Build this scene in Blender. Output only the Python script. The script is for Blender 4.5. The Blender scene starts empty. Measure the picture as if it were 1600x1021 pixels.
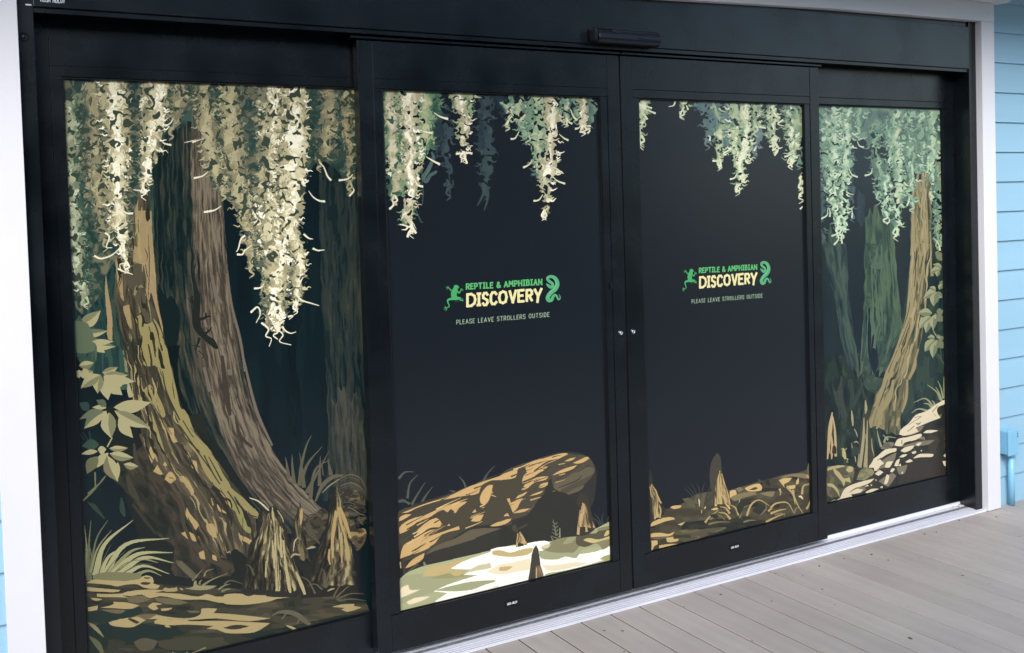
import bpy, bmesh, math, random
import numpy as np
from mathutils import Vector, Matrix

S = bpy.context.scene
C = S.collection
R = math.radians

# ------------------------------------------------------------------ camera
CAM = dict(x=-2.4041, y=-3.3033, z=1.6011, yaw=-29.7599, pit=-1.8586, rol=-1.7309, f=1581.74, px=0.56, py=-130.31)
_y, _t, _r = R(CAM['yaw']), R(CAM['pit']), R(CAM['rol'])
_fw = np.array([-math.sin(_y)*math.cos(_t), math.cos(_y)*math.cos(_t), math.sin(_t)])
_rt = np.array([math.cos(_y), math.sin(_y), 0.0])
_up = np.cross(_rt, _fw)
CR = _rt*math.cos(_r) + _up*math.sin(_r)
CU = -_rt*math.sin(_r) + _up*math.cos(_r)
CP = np.array([CAM['x'], CAM['y'], CAM['z']])
cd = bpy.data.cameras.new('camera'); cam = bpy.data.objects.new('camera', cd); C.objects.link(cam)
m = Matrix(((CR[0], CU[0], -_fw[0], CP[0]), (CR[1], CU[1], -_fw[1], CP[1]), (CR[2], CU[2], -_fw[2], CP[2]), (0, 0, 0, 1)))
cam.matrix_world = m
cd.sensor_width = 36.0; cd.sensor_fit = 'HORIZONTAL'
cd.lens = CAM['f']/1600*36
cd.shift_x = -CAM['px']/1600
cd.shift_y = CAM['py']/1600
cd.clip_start = .05; cd.clip_end = 2000
S.camera = cam

# ------------------------------------------------------------------ light
SUN_EL, SUN_AZ = 35.0, 212.0      # bright veiled sky: soft light from the front left, under an added short porch roof
w = bpy.data.worlds.new("World"); S.world = w; w.use_nodes = True
nt = w.node_tree
bg = nt.nodes['Background']
sky = nt.nodes.new('ShaderNodeTexSky'); sky.sky_type = 'NISHITA'; sky.sun_disc = False
sky.sun_elevation = R(SUN_EL); sky.sun_rotation = R(SUN_AZ); sky.air_density = 1.0; sky.dust_density = 1.0; sky.ozone_density = 1.5
nt.links.new(sky.outputs[0], bg.inputs[0]); bg.inputs[1].default_value = 0.12
sl = bpy.data.lights.new('sun', 'SUN'); sun = bpy.data.objects.new('sun', sl); C.objects.link(sun)
sl.energy = 2.0; sl.angle = R(40); sl.color = (1, .96, .93)
_d = Vector((math.sin(R(SUN_AZ))*math.cos(R(SUN_EL)), math.cos(R(SUN_AZ))*math.cos(R(SUN_EL)), math.sin(R(SUN_EL))))
sun.rotation_euler = _d.to_track_quat('Z', 'Y').to_euler()
S.view_settings.view_transform = 'Standard'; S.view_settings.look = 'None'
S.view_settings.gamma = 1; S.view_settings.use_curve_mapping = False
S.view_settings.exposure = 1.25
S.render.engine = 'CYCLES'
S.cycles.max_bounces = 8

# ------------------------------------------------------------------ helpers
def lin(c):
    c = c/255.0
    return c/12.92 if c <= .04045 else ((c+.055)/1.055)**2.4
def rgb(r, g, b): return (lin(r), lin(g), lin(b), 1)

def mat(name, col, rough=.5, metal=0., spec=.5, noise=0., nscale=8., bump=0., bscale=60., stretch=(1, 1, 1), rnoise=0.):
    m = bpy.data.materials.new(name); m.use_nodes = True
    n = m.node_tree; b = n.nodes['Principled BSDF']
    b.inputs['Base Color'].default_value = (*col[:3], 1)
    b.inputs['Roughness'].default_value = rough; b.inputs['Metallic'].default_value = metal
    b.inputs['Specular IOR Level'].default_value = spec
    tc = n.nodes.new('ShaderNodeTexCoord'); mp = n.nodes.new('ShaderNodeMapping')
    mp.inputs['Scale'].default_value = stretch
    n.links.new(tc.outputs['Object'], mp.inputs[0])
    if noise or rnoise:
        t = n.nodes.new('ShaderNodeTexNoise'); t.inputs['Scale'].default_value = nscale; t.inputs['Detail'].default_value = 6
        n.links.new(mp.outputs[0], t.inputs['Vector'])
        if noise:
            r = n.nodes.new('ShaderNodeMapRange'); r.inputs['From Min'].default_value = .3; r.inputs['From Max'].default_value = .7
            r.inputs['To Min'].default_value = 1-noise; r.inputs['To Max'].default_value = 1+noise
            n.links.new(t.outputs['Fac'], r.inputs['Value'])
            x = n.nodes.new('ShaderNodeVectorMath'); x.operation = 'SCALE'; x.inputs[0].default_value = col[:3]
            n.links.new(r.outputs[0], x.inputs['Scale']); n.links.new(x.outputs[0], b.inputs['Base Color'])
        if rnoise:
            r = n.nodes.new('ShaderNodeMapRange'); r.inputs['From Min'].default_value = .3; r.inputs['From Max'].default_value = .7
            r.inputs['To Min'].default_value = rough-rnoise; r.inputs['To Max'].default_value = rough+rnoise
            n.links.new(t.outputs['Fac'], r.inputs['Value']); n.links.new(r.outputs[0], b.inputs['Roughness'])
    if bump:
        t2 = n.nodes.new('ShaderNodeTexNoise'); t2.inputs['Scale'].default_value = bscale; t2.inputs['Detail'].default_value = 4
        n.links.new(mp.outputs[0], t2.inputs['Vector'])
        bp = n.nodes.new('ShaderNodeBump'); bp.inputs['Strength'].default_value = bump; bp.inputs['Distance'].default_value = .002
        n.links.new(t2.outputs['Fac'], bp.inputs['Height']); n.links.new(bp.outputs[0], b.inputs['Normal'])
    return m

def tag(o, label=None, cat=None, group=None, kind=None):
    if label: o['label'] = label
    if cat: o['category'] = cat
    if group: o['group'] = group
    if kind: o['kind'] = kind
    return o

def empty(name, loc, label, cat, group=None):
    o = bpy.data.objects.new(name, None); o.empty_display_size = .1; C.objects.link(o); o.location = loc
    return tag(o, label, cat, group, 'thing')

class MB:
    """collects simple solids (world coordinates) and builds ONE mesh object"""
    def __init__(s): s.bm = bmesh.new()
    def box(s, x0, x1, y0, y1, z0, z1, bev=0.0):
        vs = [s.bm.verts.new(p) for p in ((x0,y0,z0),(x1,y0,z0),(x1,y1,z0),(x0,y1,z0),(x0,y0,z1),(x1,y0,z1),(x1,y1,z1),(x0,y1,z1))]
        fs = [s.bm.faces.new([vs[i] for i in q]) for q in ((0,3,2,1),(4,5,6,7),(0,1,5,4),(1,2,6,5),(2,3,7,6),(3,0,4,7))]
        if bev:
            es = list({e for f in fs for e in f.edges})
            bmesh.ops.bevel(s.bm, geom=es, offset=bev, segments=2, affect='EDGES', profile=.6)
        return s
    def prism(s, prof, a0, a1, axis='x'):
        """prof: list of 2-D points (y,z) for axis x ; (x,z) for axis y ; (x,y) for axis z"""
        def P(p, a):
            return {'x': (a, p[0], p[1]), 'y': (p[0], a, p[1]), 'z': (p[0], p[1], a)}[axis]
        A = [s.bm.verts.new(P(p, a0)) for p in prof]; B = [s.bm.verts.new(P(p, a1)) for p in prof]
        n = len(prof)
        s.bm.faces.new(A); s.bm.faces.new(B[::-1])
        for i in range(n): s.bm.faces.new((A[i], A[(i+1) % n], B[(i+1) % n], B[i]))
        return s
    def disc(s, c, r, y0, y1, n=28, r2=None):
        """cylinder along y, optional ring (r2 = inner radius)"""
        ring = lambda rr, y: [s.bm.verts.new((c[0]+rr*math.cos(2*math.pi*i/n), y, c[1]+rr*math.sin(2*math.pi*i/n))) for i in range(n)]
        A, B = ring(r, y0), ring(r, y1)
        for i in range(n): s.bm.faces.new((A[i], A[(i+1) % n], B[(i+1) % n], B[i]))
        if r2:
            D, E = ring(r2, y0), ring(r2, y1)
            for i in range(n):
                j = (i+1) % n
                s.bm.faces.new((D[j], D[i], E[i], E[j])); s.bm.faces.new((A[j], A[i], D[i], D[j])); s.bm.faces.new((B[i], B[j], E[j], E[i]))
        else:
            s.bm.faces.new(A); s.bm.faces.new(B[::-1])
        return s
    def tube(s, pts, r, n=16):
        rings = []
        for k, p in enumerate(pts):
            p = Vector(p); a = Vector(pts[max(0, k-1)]); b = Vector(pts[min(len(pts)-1, k+1)])
            t = (b-a).normalized(); q = t.to_track_quat('Z', 'Y')
            rings.append([s.bm.verts.new(p + q @ Vector((r*math.cos(2*math.pi*i/n), r*math.sin(2*math.pi*i/n), 0))) for i in range(n)])
        for A, B in zip(rings, rings[1:]):
            for i in range(n): s.bm.faces.new((A[i], A[(i+1) % n], B[(i+1) % n], B[i]))
        s.bm.faces.new(rings[0][::-1]); s.bm.faces.new(rings[-1])
        return s
    def build(s, name, material, parent=None, smooth=False):
        bmesh.ops.recalc_face_normals(s.bm, faces=s.bm.faces)
        me = bpy.data.meshes.new(name)
        off = Vector((0, 0, 0))
        if parent:
            p = parent
            while p: off += p.location; p = p.parent
        bmesh.ops.translate(s.bm, verts=s.bm.verts, vec=-off)
        s.bm.to_mesh(me); s.bm.free()
        me.materials.append(material)
        if smooth:
            for p in me.polygons: p.use_smooth = True
        o = bpy.data.objects.new(name, me); C.objects.link(o); o.parent = parent
        return o

# ------------------------------------------------------------------ materials
M = {}
M['frame'] = mat('dark_bronze_aluminium', (.0036, .0060, .0082), rough=.25, spec=.47, noise=.25, nscale=5, rnoise=.07, bump=.12, bscale=500)
M['gasket'] = mat('black_rubber_gasket', (.004, .004, .005), rough=.6, spec=.3)
M['plastic'] = mat('black_sensor_plastic', (.006, .008, .014), rough=.28, spec=.5)
M['lens'] = mat('smoked_sensor_lens', (.012, .02, .034), rough=.15, spec=.6)
M['white'] = mat('white_painted_trim', (.69, .685, .72), rough=.45, noise=.025, nscale=4, bump=.15, bscale=120)
M['siding'] = mat('pale_blue_painted_siding', (.265, .465, .595), rough=.5, noise=.03, nscale=3, bump=.2, bscale=60, stretch=(.25, 1, 3))
M['boxpaint'] = mat('blue_painted_metal', (.20,.46,.64), rough=.4, noise=.04, nscale=12)
M['alu'] = mat('bare_aluminium', (.80, .80, .86), rough=.45, metal=.35, noise=.10, nscale=9, stretch=(.3, 4, 4), bump=.2, bscale=200)
M['alugrey'] = mat('worn_track_and_groove_shade', (.22, .23, .26), rough=.5, metal=.4, noise=.5, nscale=60, stretch=(1, 3, 3), bump=.5, bscale=400)
M['silver'] = mat('lock_silver', (.85, .85, .87), rough=.2, metal=.9)
M['pale'] = mat('white_label_print', (.75, .77, .80), rough=.5)
M['dirt'] = mat('dusty_grit', (.20, .17, .15), rough=.95, noise=.4, nscale=80, bump=.6, bscale=150)

# ------------------------------------------------------------------ printed mural painter
# The doors carry printed vinyl.  Every print is painted into a fine grid lying in the plane of the glass
# (shapes traced from the photograph and carried to that plane), then turned into a flat mesh of coloured faces.
def project(X, Y, Z):
    dx, dy, dz = X-CP[0], Y-CP[1], Z-CP[2]
    a = dx*CR[0]+dy*CR[1]+dz*CR[2]; b = dx*CU[0]+dy*CU[1]+dz*CU[2]; c = dx*_fw[0]+dy*_fw[1]+dz*_fw[2]
    return 800+CAM['px']+CAM['f']*a/c, 510.5+CAM['py']-CAM['f']*b/c
def unproject(x, y, Y):
    x = np.asarray(x, float); y = np.asarray(y, float)
    u = (x-800-CAM['px'])/CAM['f']; v = -(y-510.5-CAM['py'])/CAM['f']
    d = [_fw[i]+CR[i]*u+CU[i]*v for i in range(3)]
    s = (Y-CP[1])/d[1]
    return CP[0]+s*d[0], CP[2]+s*d[2]

PAL = []; PIDX = {}
def col(c):
    if isinstance(c, int): return c
    c = tuple(int(v) for v in c)
    if c not in PIDX: PIDX[c] = len(PAL); PAL.append(c)
    return PIDX[c]
def shade(c, k): return tuple(min(255, int(v*k)) for v in c)

_tab = {}
def vn(x, y, sx, sy, seed):
    """smooth value noise in 0..1"""
    if seed not in _tab: _tab[seed] = np.random.RandomState(seed).rand(128, 128).astype(np.float32)
    T = _tab[seed]
    u = x/sx+1000.; v = y/sy+1000.
    i = np.floor(u).astype(int); j = np.floor(v).astype(int); fu = (u-i); fv = (v-j)
    fu = fu*fu*(3-2*fu); fv = fv*fv*(3-2*fv)
    i0 = i & 127; i1 = (i+1) & 127; j0 = j & 127; j1 = (j+1) & 127
    return (T[j0, i0]*(1-fu)+T[j0, i1]*fu)*(1-fv)+(T[j1, i0]*(1-fu)+T[j1, i1]*fu)*fv

def smooth(pts, n=4):
    """Catmull-Rom through the points (rows may carry widths)"""
    P = np.array(pts, float)
    if len(P) < 3: return P
    Q = np.vstack([2*P[0]-P[1], P, 2*P[-1]-P[-2]]); out = []
    for k in range(1, len(Q)-2):
        for t in np.arange(0, 1, 1/n):
            a, b, c, d = Q[k-1], Q[k], Q[k+1], Q[k+2]
            out.append(.5*((2*b)+(-a+c)*t+(2*a-5*b+4*c-d)*t*t+(-a+3*b-3*c+d)*t**3))
    out.append(P[-1]); return np.array(out)

class Ras:
    def __init__(s, x0, x1, z0, z1, Y, res, base):
        s.x0, s.z0, s.Y, s.res = x0, z0, Y, res
        s.nx = int(round((x1-x0)/res)); s.nz = int(round((z1-z0)/res))
        s.rx = (x1-x0)/s.nx; s.rz = (z1-z0)/s.nz
        X = x0+(np.arange(s.nx)+.5)*s.rx; Z = z0+(np.arange(s.nz)+.5)*s.rz
        XX, ZZ = np.meshgrid(X, Z)
        s.PX, s.PY = project(XX, Y, ZZ)
        s.g = np.full((s.nz, s.nx), 65535 if base is None else col(base), np.uint16)
        s.sc = 1.0; s.holes = None
    def togrid(s, P):
        X, Z = unproject(P[:, 0], P[:, 1], s.Y)
        return (X-s.x0)/s.rx, (Z-s.z0)/s.rz
    def poly(s, pts, c, mask=None):
        P = np.array(pts, float)[:, :2]
        gx, gz = s.togrid(P)
        r0 = max(0, int(np.floor(gz.min()))); r1 = min(s.nz, int(np.ceil(gz.max()))+1)
        c0 = max(0, int(np.floor(gx.min()))); c1 = min(s.nx, int(np.ceil(gx.max()))+1)
        if r1 <= r0 or c1 <= c0: return
        rows = np.arange(r0, r1)+.5; cols = np.arange(c0, c1)+.5
        mk = np.zeros((r1-r0, c1-c0), bool)
        n = len(gx)
        for i in range(n):
            ax, az, bx, bz = gx[i], gz[i], gx[(i+1) % n], gz[(i+1) % n]
            if az == bz: continue
            lo, hi = (az, bz) if az < bz else (bz, az)
            k0 = np.searchsorted(rows, lo); k1 = np.searchsorted(rows, hi)
            if k1 <= k0: continue
            xc = ax+(rows[k0:k1]-az)*(bx-ax)/(bz-az)
            mk[k0:k1] ^= cols[None, :] < xc[:, None]
        if mask is not None: mk &= mask[r0:r1, c0:c1]
        s.g[r0:r1, c0:c1][mk] = col(c)
    def spoly(s, pts, c, n=4, mask=None):
        """smooth outline that keeps its sharp corners"""
        P = np.array(pts, float)[:, :2]; N = len(P); out = []; n = max(n, 3)
        D = np.roll(P, -1, 0)-P; L = np.hypot(D[:, 0], D[:, 1])+1e-6
        k = np.clip((D*np.roll(D, 1, 0)).sum(1)/(L*np.roll(L, 1)), 0, 1)**.5
        U = D/L[:, None]; T = U+np.roll(U, 1, 0); T /= (np.hypot(T[:, 0], T[:, 1])+1e-6)[:, None]; T *= k[:, None]
        for i in range(N):
            j = (i+1) % N; l = L[i]
            for t in np.arange(0, 1, 1/n):
                out.append((2*t**3-3*t*t+1)*P[i]+(t**3-2*t*t+t)*T[i]*l+(-2*t**3+3*t*t)*P[j]+(t**3-t*t)*T[j]*l)
        s.poly(np.array(out), c, mask)
    def stroke(s, pts, c, w0=None, w1=0.4, n=4, prof=None, mask=None):
        """tapered curve: points (x,y) with w0->w1, or (x,y,w)"""
        P = smooth(pts, n)
        if P.shape[1] < 3:
            t = np.linspace(0, 1, len(P)); W = w0+(w1-w0)*t
            if prof == 'leaf': W = w0*np.sin(np.pi*np.clip(t, .02, .98))**.7
        else: W = P[:, 2]
        T = np.gradient(P[:, :2], axis=0); L = np.hypot(T[:, 0], T[:, 1])+1e-6
        N = np.stack([-T[:, 1]/L, T[:, 0]/L], 1)
        A = P[:, :2]+N*W[:, None]/2; B = P[:, :2]-N*W[:, None]/2
        s.poly(np.vstack([A, B[::-1]]), c, mask)
    def box(s, x0, y0, x1, y1):
        """grid window covering the pixel box"""
        gx, gz = s.togrid(np.array([(x0, y0), (x1, y0), (x1, y1), (x0, y1)], float))
        return (slice(max(0, int(gz.min())), max(0, min(s.nz, int(gz.max())+2))), slice(max(0, int(gx.min())), max(0, min(s.nx, int(gx.max())+2))))

    def camo(s, pts, tones, sx=10, sy=6, seed=1, amp=2.5, gain=1.0, bias=0., shear=0., light=None, n=3, keep=None):
        """polygon filled with interlocking tone patches; wobbling outline; tones dark -> light"""
        P = smooth(np.vstack([np.array(pts, float), np.array(pts[:1], float)]), n)
        w = s.box(P[:, 0].min()-4, P[:, 1].min()-4, P[:, 0].max()+4, P[:, 1].max()+4)
        tmp = s.g.copy(); s.poly(P, col((1, 2, 3)))
        mk = (s.g[w] == col((1, 2, 3))); s.g = tmp
        px, py = s.PX[w], s.PY[w]
        qx = px+amp*2*(vn(px, py, sx, sy, seed+3)-.5); qy = py+shear*px+amp*(vn(px, py, sx*.7, sy*.7, seed+4)-.5)
        L = .5+gain*(.75*(vn(qx, qy, sx, sy, seed)-.5)+.45*(vn(qx, qy, sx*.45, sy*.5, seed+1)-.5))+bias
        if light: L = L+light(px, py)
        k = np.clip((L*len(tones)).astype(int), 0, len(tones)-1)
        idx = np.array([65535 if t is None else col(t) for t in tones], np.uint16)[k]
        mk &= idx != 65535
        s.g[w][mk] = idx[mk]

    def moss(s, spine, tones, seed, lu=.2, bias=0., hole=.70, holes=None, gain=1.15, spike=1.0, sx=7.5, sy=8.5, tend=1.0, dens=1.0, sc=None):
        sc = sc or s.sc; holes = holes or s.holes
        """hanging moss strand: spine rows (x, y, halfwidth); spiky wandering outline, camouflage tones, curled tendrils"""
        Q = smooth(spine, 6); ys = Q[:, 1]; o = np.argsort(ys); ys, xs, ws = ys[o], Q[o, 0], np.maximum(Q[o, 2], .5)
        y0, y1 = ys[0], ys[-1]; mw = ws.max()
        w = s.box(xs.min()-mw-16, y0-10, xs.max()+mw+16, y1+14)
        px, py = s.PX[w], s.PY[w]
        if px.size == 0: return
        # curl the space
        ax = px+7.*sc*(vn(px, py, 9*sc, 7*sc, seed+11)-.5)+2.*sc*(vn(px, py, 4*sc, 4*sc, seed+15)-.5)
        ay = py+8.*sc*(vn(px, py, 7*sc, 9*sc, seed+12)-.5)+2.*sc*(vn(px, py, 4*sc, 4*sc, seed+16)-.5)
        cx = np.interp(ay, ys, xs); hw = np.interp(ay, ys, ws)
        d = hw-np.abs(ax-cx)                       # px inside
        sp = np.abs(vn(ax, ay, 9*sc, 6*sc, seed+13)-.5)*2
        sp2 = np.abs(vn(ax, ay, 5.5*sc, 3.8*sc, seed+14)-.5)*2
        F = d+spike*(9*(1-sp**.6)-4.5+6*(1-sp2**.6)-3.2)*np.clip(hw/10, .35, 1)
        F = np.where((ay < y0-2) | (ay > y1+4), -9, F)
        u = (ax-cx)/np.maximum(hw, 1)
        lp = np.exp(-((u-lu)/.55)**2)
        K = len(tones); idx = np.full(ax.shape, col(tones[0]), np.uint16); Lt = .22+.50*lp+bias
        for k in range(1, K):              # paper-cut layers, dark to light
            f = np.clip(.5+1.25*gain*(Lt-(k-.35)/(K-1)), .04, .97)
            wx = ax+9*sc*(vn(px, py, 8*sc, 9*sc, seed+20+k)-.5)+4*sc*(vn(px, py, 3.6*sc, 3.2*sc, seed+40+k)-.5)
            wy = ay+9*sc*(vn(px, py, 9*sc, 8*sc, seed+30+k)-.5)+4*sc*(vn(px, py, 3.2*sc, 3.6*sc, seed+50+k)-.5)
            idx[vn(wx, wy, sx*1.25*sc, sy*1.5*sc, seed+60+k) > .5-(f-.5)*.72] = col(tones[k])
        for k, (lw, dk) in enumerate(((.030, 1), (.036, 2), (.030, 0))):     # thin curling strands
            lx = ax+10*sc*(vn(px, py, 6*sc, 6*sc, seed+80+k)-.5); ly = ay+10*sc*(vn(px, py, 6*sc, 6*sc, seed+84+k)-.5)
            ln = np.abs(vn(lx, ly, 7.5*sc, 12*sc, seed+88+k)-.5) < lw
            tt = np.clip(((Lt+.12-.16*dk)*K+1.5*(vn(px, py, 20, 20, seed+92)-.5)).astype(int), 0, K-1)
            pal = np.array([col(t) for t in tones], np.uint16)
            idx[ln] = pal[tt][ln]
        hn = vn(ax, ay, 5.2*sc, 4.6*sc, seed+2)
        body = F > 0; hl0 = None
        hl = hn > hole
        g = s.g[w]
        if holes is None: body &= ~(hl & (F > -99))
        g[body] = idx[body]
        if holes is not None: g[body & hl] = col(holes)
        # tendrils: curled tapering strokes
        rg = random.Random(seed)
        N = int((y1-y0)*tend*.16)
        for i in range(N):
            y = rg.uniform(y0+4, y1); x = np.interp(y, ys, xs); h = np.interp(y, ys, ws)
            sd = rg.choice((-1, 1)); L0 = rg.uniform(5, 12)*(1.0 if h > 5 else .8)
            bx = x+sd*h*rg.uniform(.75, 1.02); a = rg.uniform(-.3, .9)
            p0 = (bx, y); p1 = (bx+sd*L0*.35, y+L0*.25*a+2); p2 = (bx+sd*L0*.7, y+L0*.4*a+rg.uniform(-2, 2)); p3 = (bx+sd*L0, y+L0*.8*a+rg.uniform(-2, 1))
            t = tones[min(len(tones)-1, max(1, int(len(tones)*(.45+.3*sd*np.sign(lu+.01)*1+rg.uniform(-.2, .3)))))]
            s.stroke([p0, p1, p2, p3], t, rg.uniform(2.2, 3.4), .6, 3)
        for i in range(int(N*.5*dens/sc)):      # little curls inside the mass
            y = rg.uniform(y0, y1-3); x = np.interp(y, ys, xs); h = np.interp(y, ys, ws)
            uu = rg.uniform(-1, 1); bx = x+uu*h*.9
            l = .30+.42*math.exp(-((uu-lu)/.5)**2)+bias+rg.uniform(-.38, .38)
            t = tones[int(min(len(tones)-1, max(0, l*len(tones))))]
            q = rg.uniform(4, 8); sg = rg.choice((-1, 1))
            s.stroke([(bx, y), (bx+sg*q*.5, y+q*.5), (bx+sg*q*.1, y+q), (bx+sg*q*.7, y+q*1.5)], t, rg.uniform(2.2, 4.2), .5, 3)
        # hanging tip
        xt, yt = xs[-1], ys[-1]
        for i in range(2 if tend > .5 else 1):
            sg = rg.choice((-1, 1)); L0 = rg.uniform(8, 16)
            s.stroke([(xt+rg.uniform(-2, 2), yt-6), (xt+sg*4, yt+L0*.25), (xt-sg*3, yt+L0*.6), (xt+sg*4, yt+L0)], tones[-1-i], 3.2, .7, 4)

    def bark(s, left, right, tones, seed, sx=3.2, sy=34, gain=1.2, bias=0., lu=.5, lw=.5, la=.25, wob=1.5, fine=.5, jag=1.0, only=None, y0=None, y1=None, rag=16):
        """trunk between two edge lines (rows x,y going down); long streaks follow the flow"""
        A = smooth(left, 5); B = smooth(right, 5)
        ya = max(A[0, 1], B[0, 1]) if y0 is None else y0; yb = min(A[-1, 1], B[-1, 1]) if y1 is None else y1
        w = s.box(min(A[:, 0].min(), B[:, 0].min())-4, ya, max(A[:, 0].max(), B[:, 0].max())+4, yb)
        px, py = s.PX[w], s.PY[w]
        if px.size == 0: return
        wx = px+wob*2*(vn(px, py, 6, 16, seed+7)-.5)
        l = np.interp(py, A[:, 1], A[:, 0]); r = np.interp(py, B[:, 1], B[:, 0])
        W = np.maximum(r-l, 1); u = (wx-l)/W; ref = np.median(W)
        X = u*ref; Y = py+jag*10*(vn(X, py, 3, 500, seed+8)-.5)
        L = .5+bias+la*np.exp(-((u-lu)/lw)**2)+gain*(.6*(vn(X, Y, sx, sy, seed)-.5)+fine*(vn(X, Y, sx*.6, sy*.35, seed+1)-.5)+.3*(vn(X, Y, ref*.35, sy*1.6, seed+2)-.5))
        k = np.clip((L*len(tones)).astype(int), 0, len(tones)-1)
        idx = np.array([65535 if t is None else col(t) for t in tones], np.uint16)[k]
        mk = (u > 0) & (u < 1) & (py > ya+rag*2*vn(X, py*0, 4, 9, seed+5)*(rag > 0)) & (py < yb-rag*2*vn(X, py*0+50, 4, 9, seed+6)*(rag > 0)) & (idx != 65535)
        s.g[w][mk] = idx[mk]

    def mesh(s, name, material, parent, gain=1.0):
        """flat mesh: one rectangle per run of equal colour, merged downwards where identical"""
        g = s.g; rects = []; open_ = {}
        for r in range(s.nz):
            row = g[r]; e = np.flatnonzero(np.diff(row))+1
            st = np.concatenate(([0], e)); en = np.concatenate((e, [s.nx])); cc = row[st]
            cur = {}
            for a, b, c in zip(st.tolist(), en.tolist(), cc.tolist()):
                if c == 65535: continue
                k = (a, b, c)
                cur[k] = open_.pop(k, r)
            for (a, b, c), rs in open_.items(): rects.append((a, b, rs, r, c))
            open_ = cur
        for (a, b, c), rs in open_.items(): rects.append((a, b, rs, s.nz, c))
        A = np.array(rects, float); n = len(A)
        off = Vector((0, 0, 0)); p = parent
        while p: off += p.location; p = p.parent
        x0 = s.x0+A[:, 0]*s.rx-off.x; x1 = s.x0+A[:, 1]*s.rx-off.x; z0 = s.z0+A[:, 2]*s.rz-off.z; z1 = s.z0+A[:, 3]*s.rz-off.z
        y = np.full(n, s.Y-off.y)
        V = np.stack([np.stack([x0, y, z0], 1), np.stack([x1, y, z0], 1), np.stack([x1, y, z1], 1), np.stack([x0, y, z1], 1)], 1).reshape(-1, 3)
        me = bpy.data.meshes.new(name)
        me.vertices.add(4*n); me.vertices.foreach_set('co', V.astype(np.float32).ravel())
        me.loops.add(4*n); me.loops.foreach_set('vertex_index', np.arange(4*n, dtype=np.int32))
        me.polygons.add(n); me.polygons.foreach_set('loop_start', np.arange(0, 4*n, 4, dtype=np.int32))
        me.polygons.foreach_set('loop_total', np.full(n, 4, np.int32))
        me.update(calc_edges=True)
        at = me.color_attributes.new('ink', 'FLOAT_COLOR', 'CORNER')
        pal = np.array([[max(lin(v)*gain-.0055, lin(v)*.25) for v in c]+[1] for c in PAL], np.float32)
        at.data.foreach_set('color', np.repeat(pal[A[:, 4].astype(int)], 4, axis=0).ravel())
        me.materials.append(material)
        o = bpy.data.objects.new(name, me); C.objects.link(o); o.parent = parent
        print(name, n, 'faces')
        return o

def crop(ox, oy, sc):
    return lambda *pts: [((p[0]/sc+ox), (p[1]/sc+oy))+tuple(v/sc for v in p[2:]) for p in pts]

def leaf(s, a, b, w, c1, c2=None, bend=.12):
    """pointed leaflet from a to b with a paler half"""
    a = np.array(a, float); b = np.array(b, float); d = b-a; n = np.array([-d[1], d[0]])/ (np.hypot(*d)+1e-6)
    L = []; Rr = []
    for t, k in ((0, 0), (.12, .45), (.3, .9), (.5, 1), (.7, .72), (.86, .34), (1, 0)):
        m_ = a+d*t+n*bend*w*math.sin(t*math.pi); L.append(m_+n*w*.5*k); Rr.append(m_-n*w*.5*k)
    s.spoly(L+Rr[::-1], c1, 2)
    if c2:
        mid = [a+d*t+n*(bend*w*math.sin(t*math.pi)) for t in (0, .12, .3, .5, .7, .86, 1)]
        s.spoly(mid+Rr[::-1], c2, 2)

def tuft(s, base, tips, c, w=3.0, c2=None, sag=.25):
    for i, (x, y) in enumerate(tips):
        bx, by = base[0]+(i-len(tips)/2)*1.1, base[1]
        mx = bx+(x-bx)*.45; my = by+(y-by)*(.45+sag)
        s.stroke([(bx, by), (mx, my), (x, y)], c if (i % 2 == 0 or c2 is None) else c2, w, .5, 6)

# ------------------------------------------------------------------ what is printed on each pane
GX = 2.0419; GZ0, GZ1 = .1803, 2.0400; SZ0, SZ1 = .1805, 2.0493
YS, YP = .0573+.016, .016           # glass planes: fixed side panes, sliding doors
RES = .00125

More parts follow.
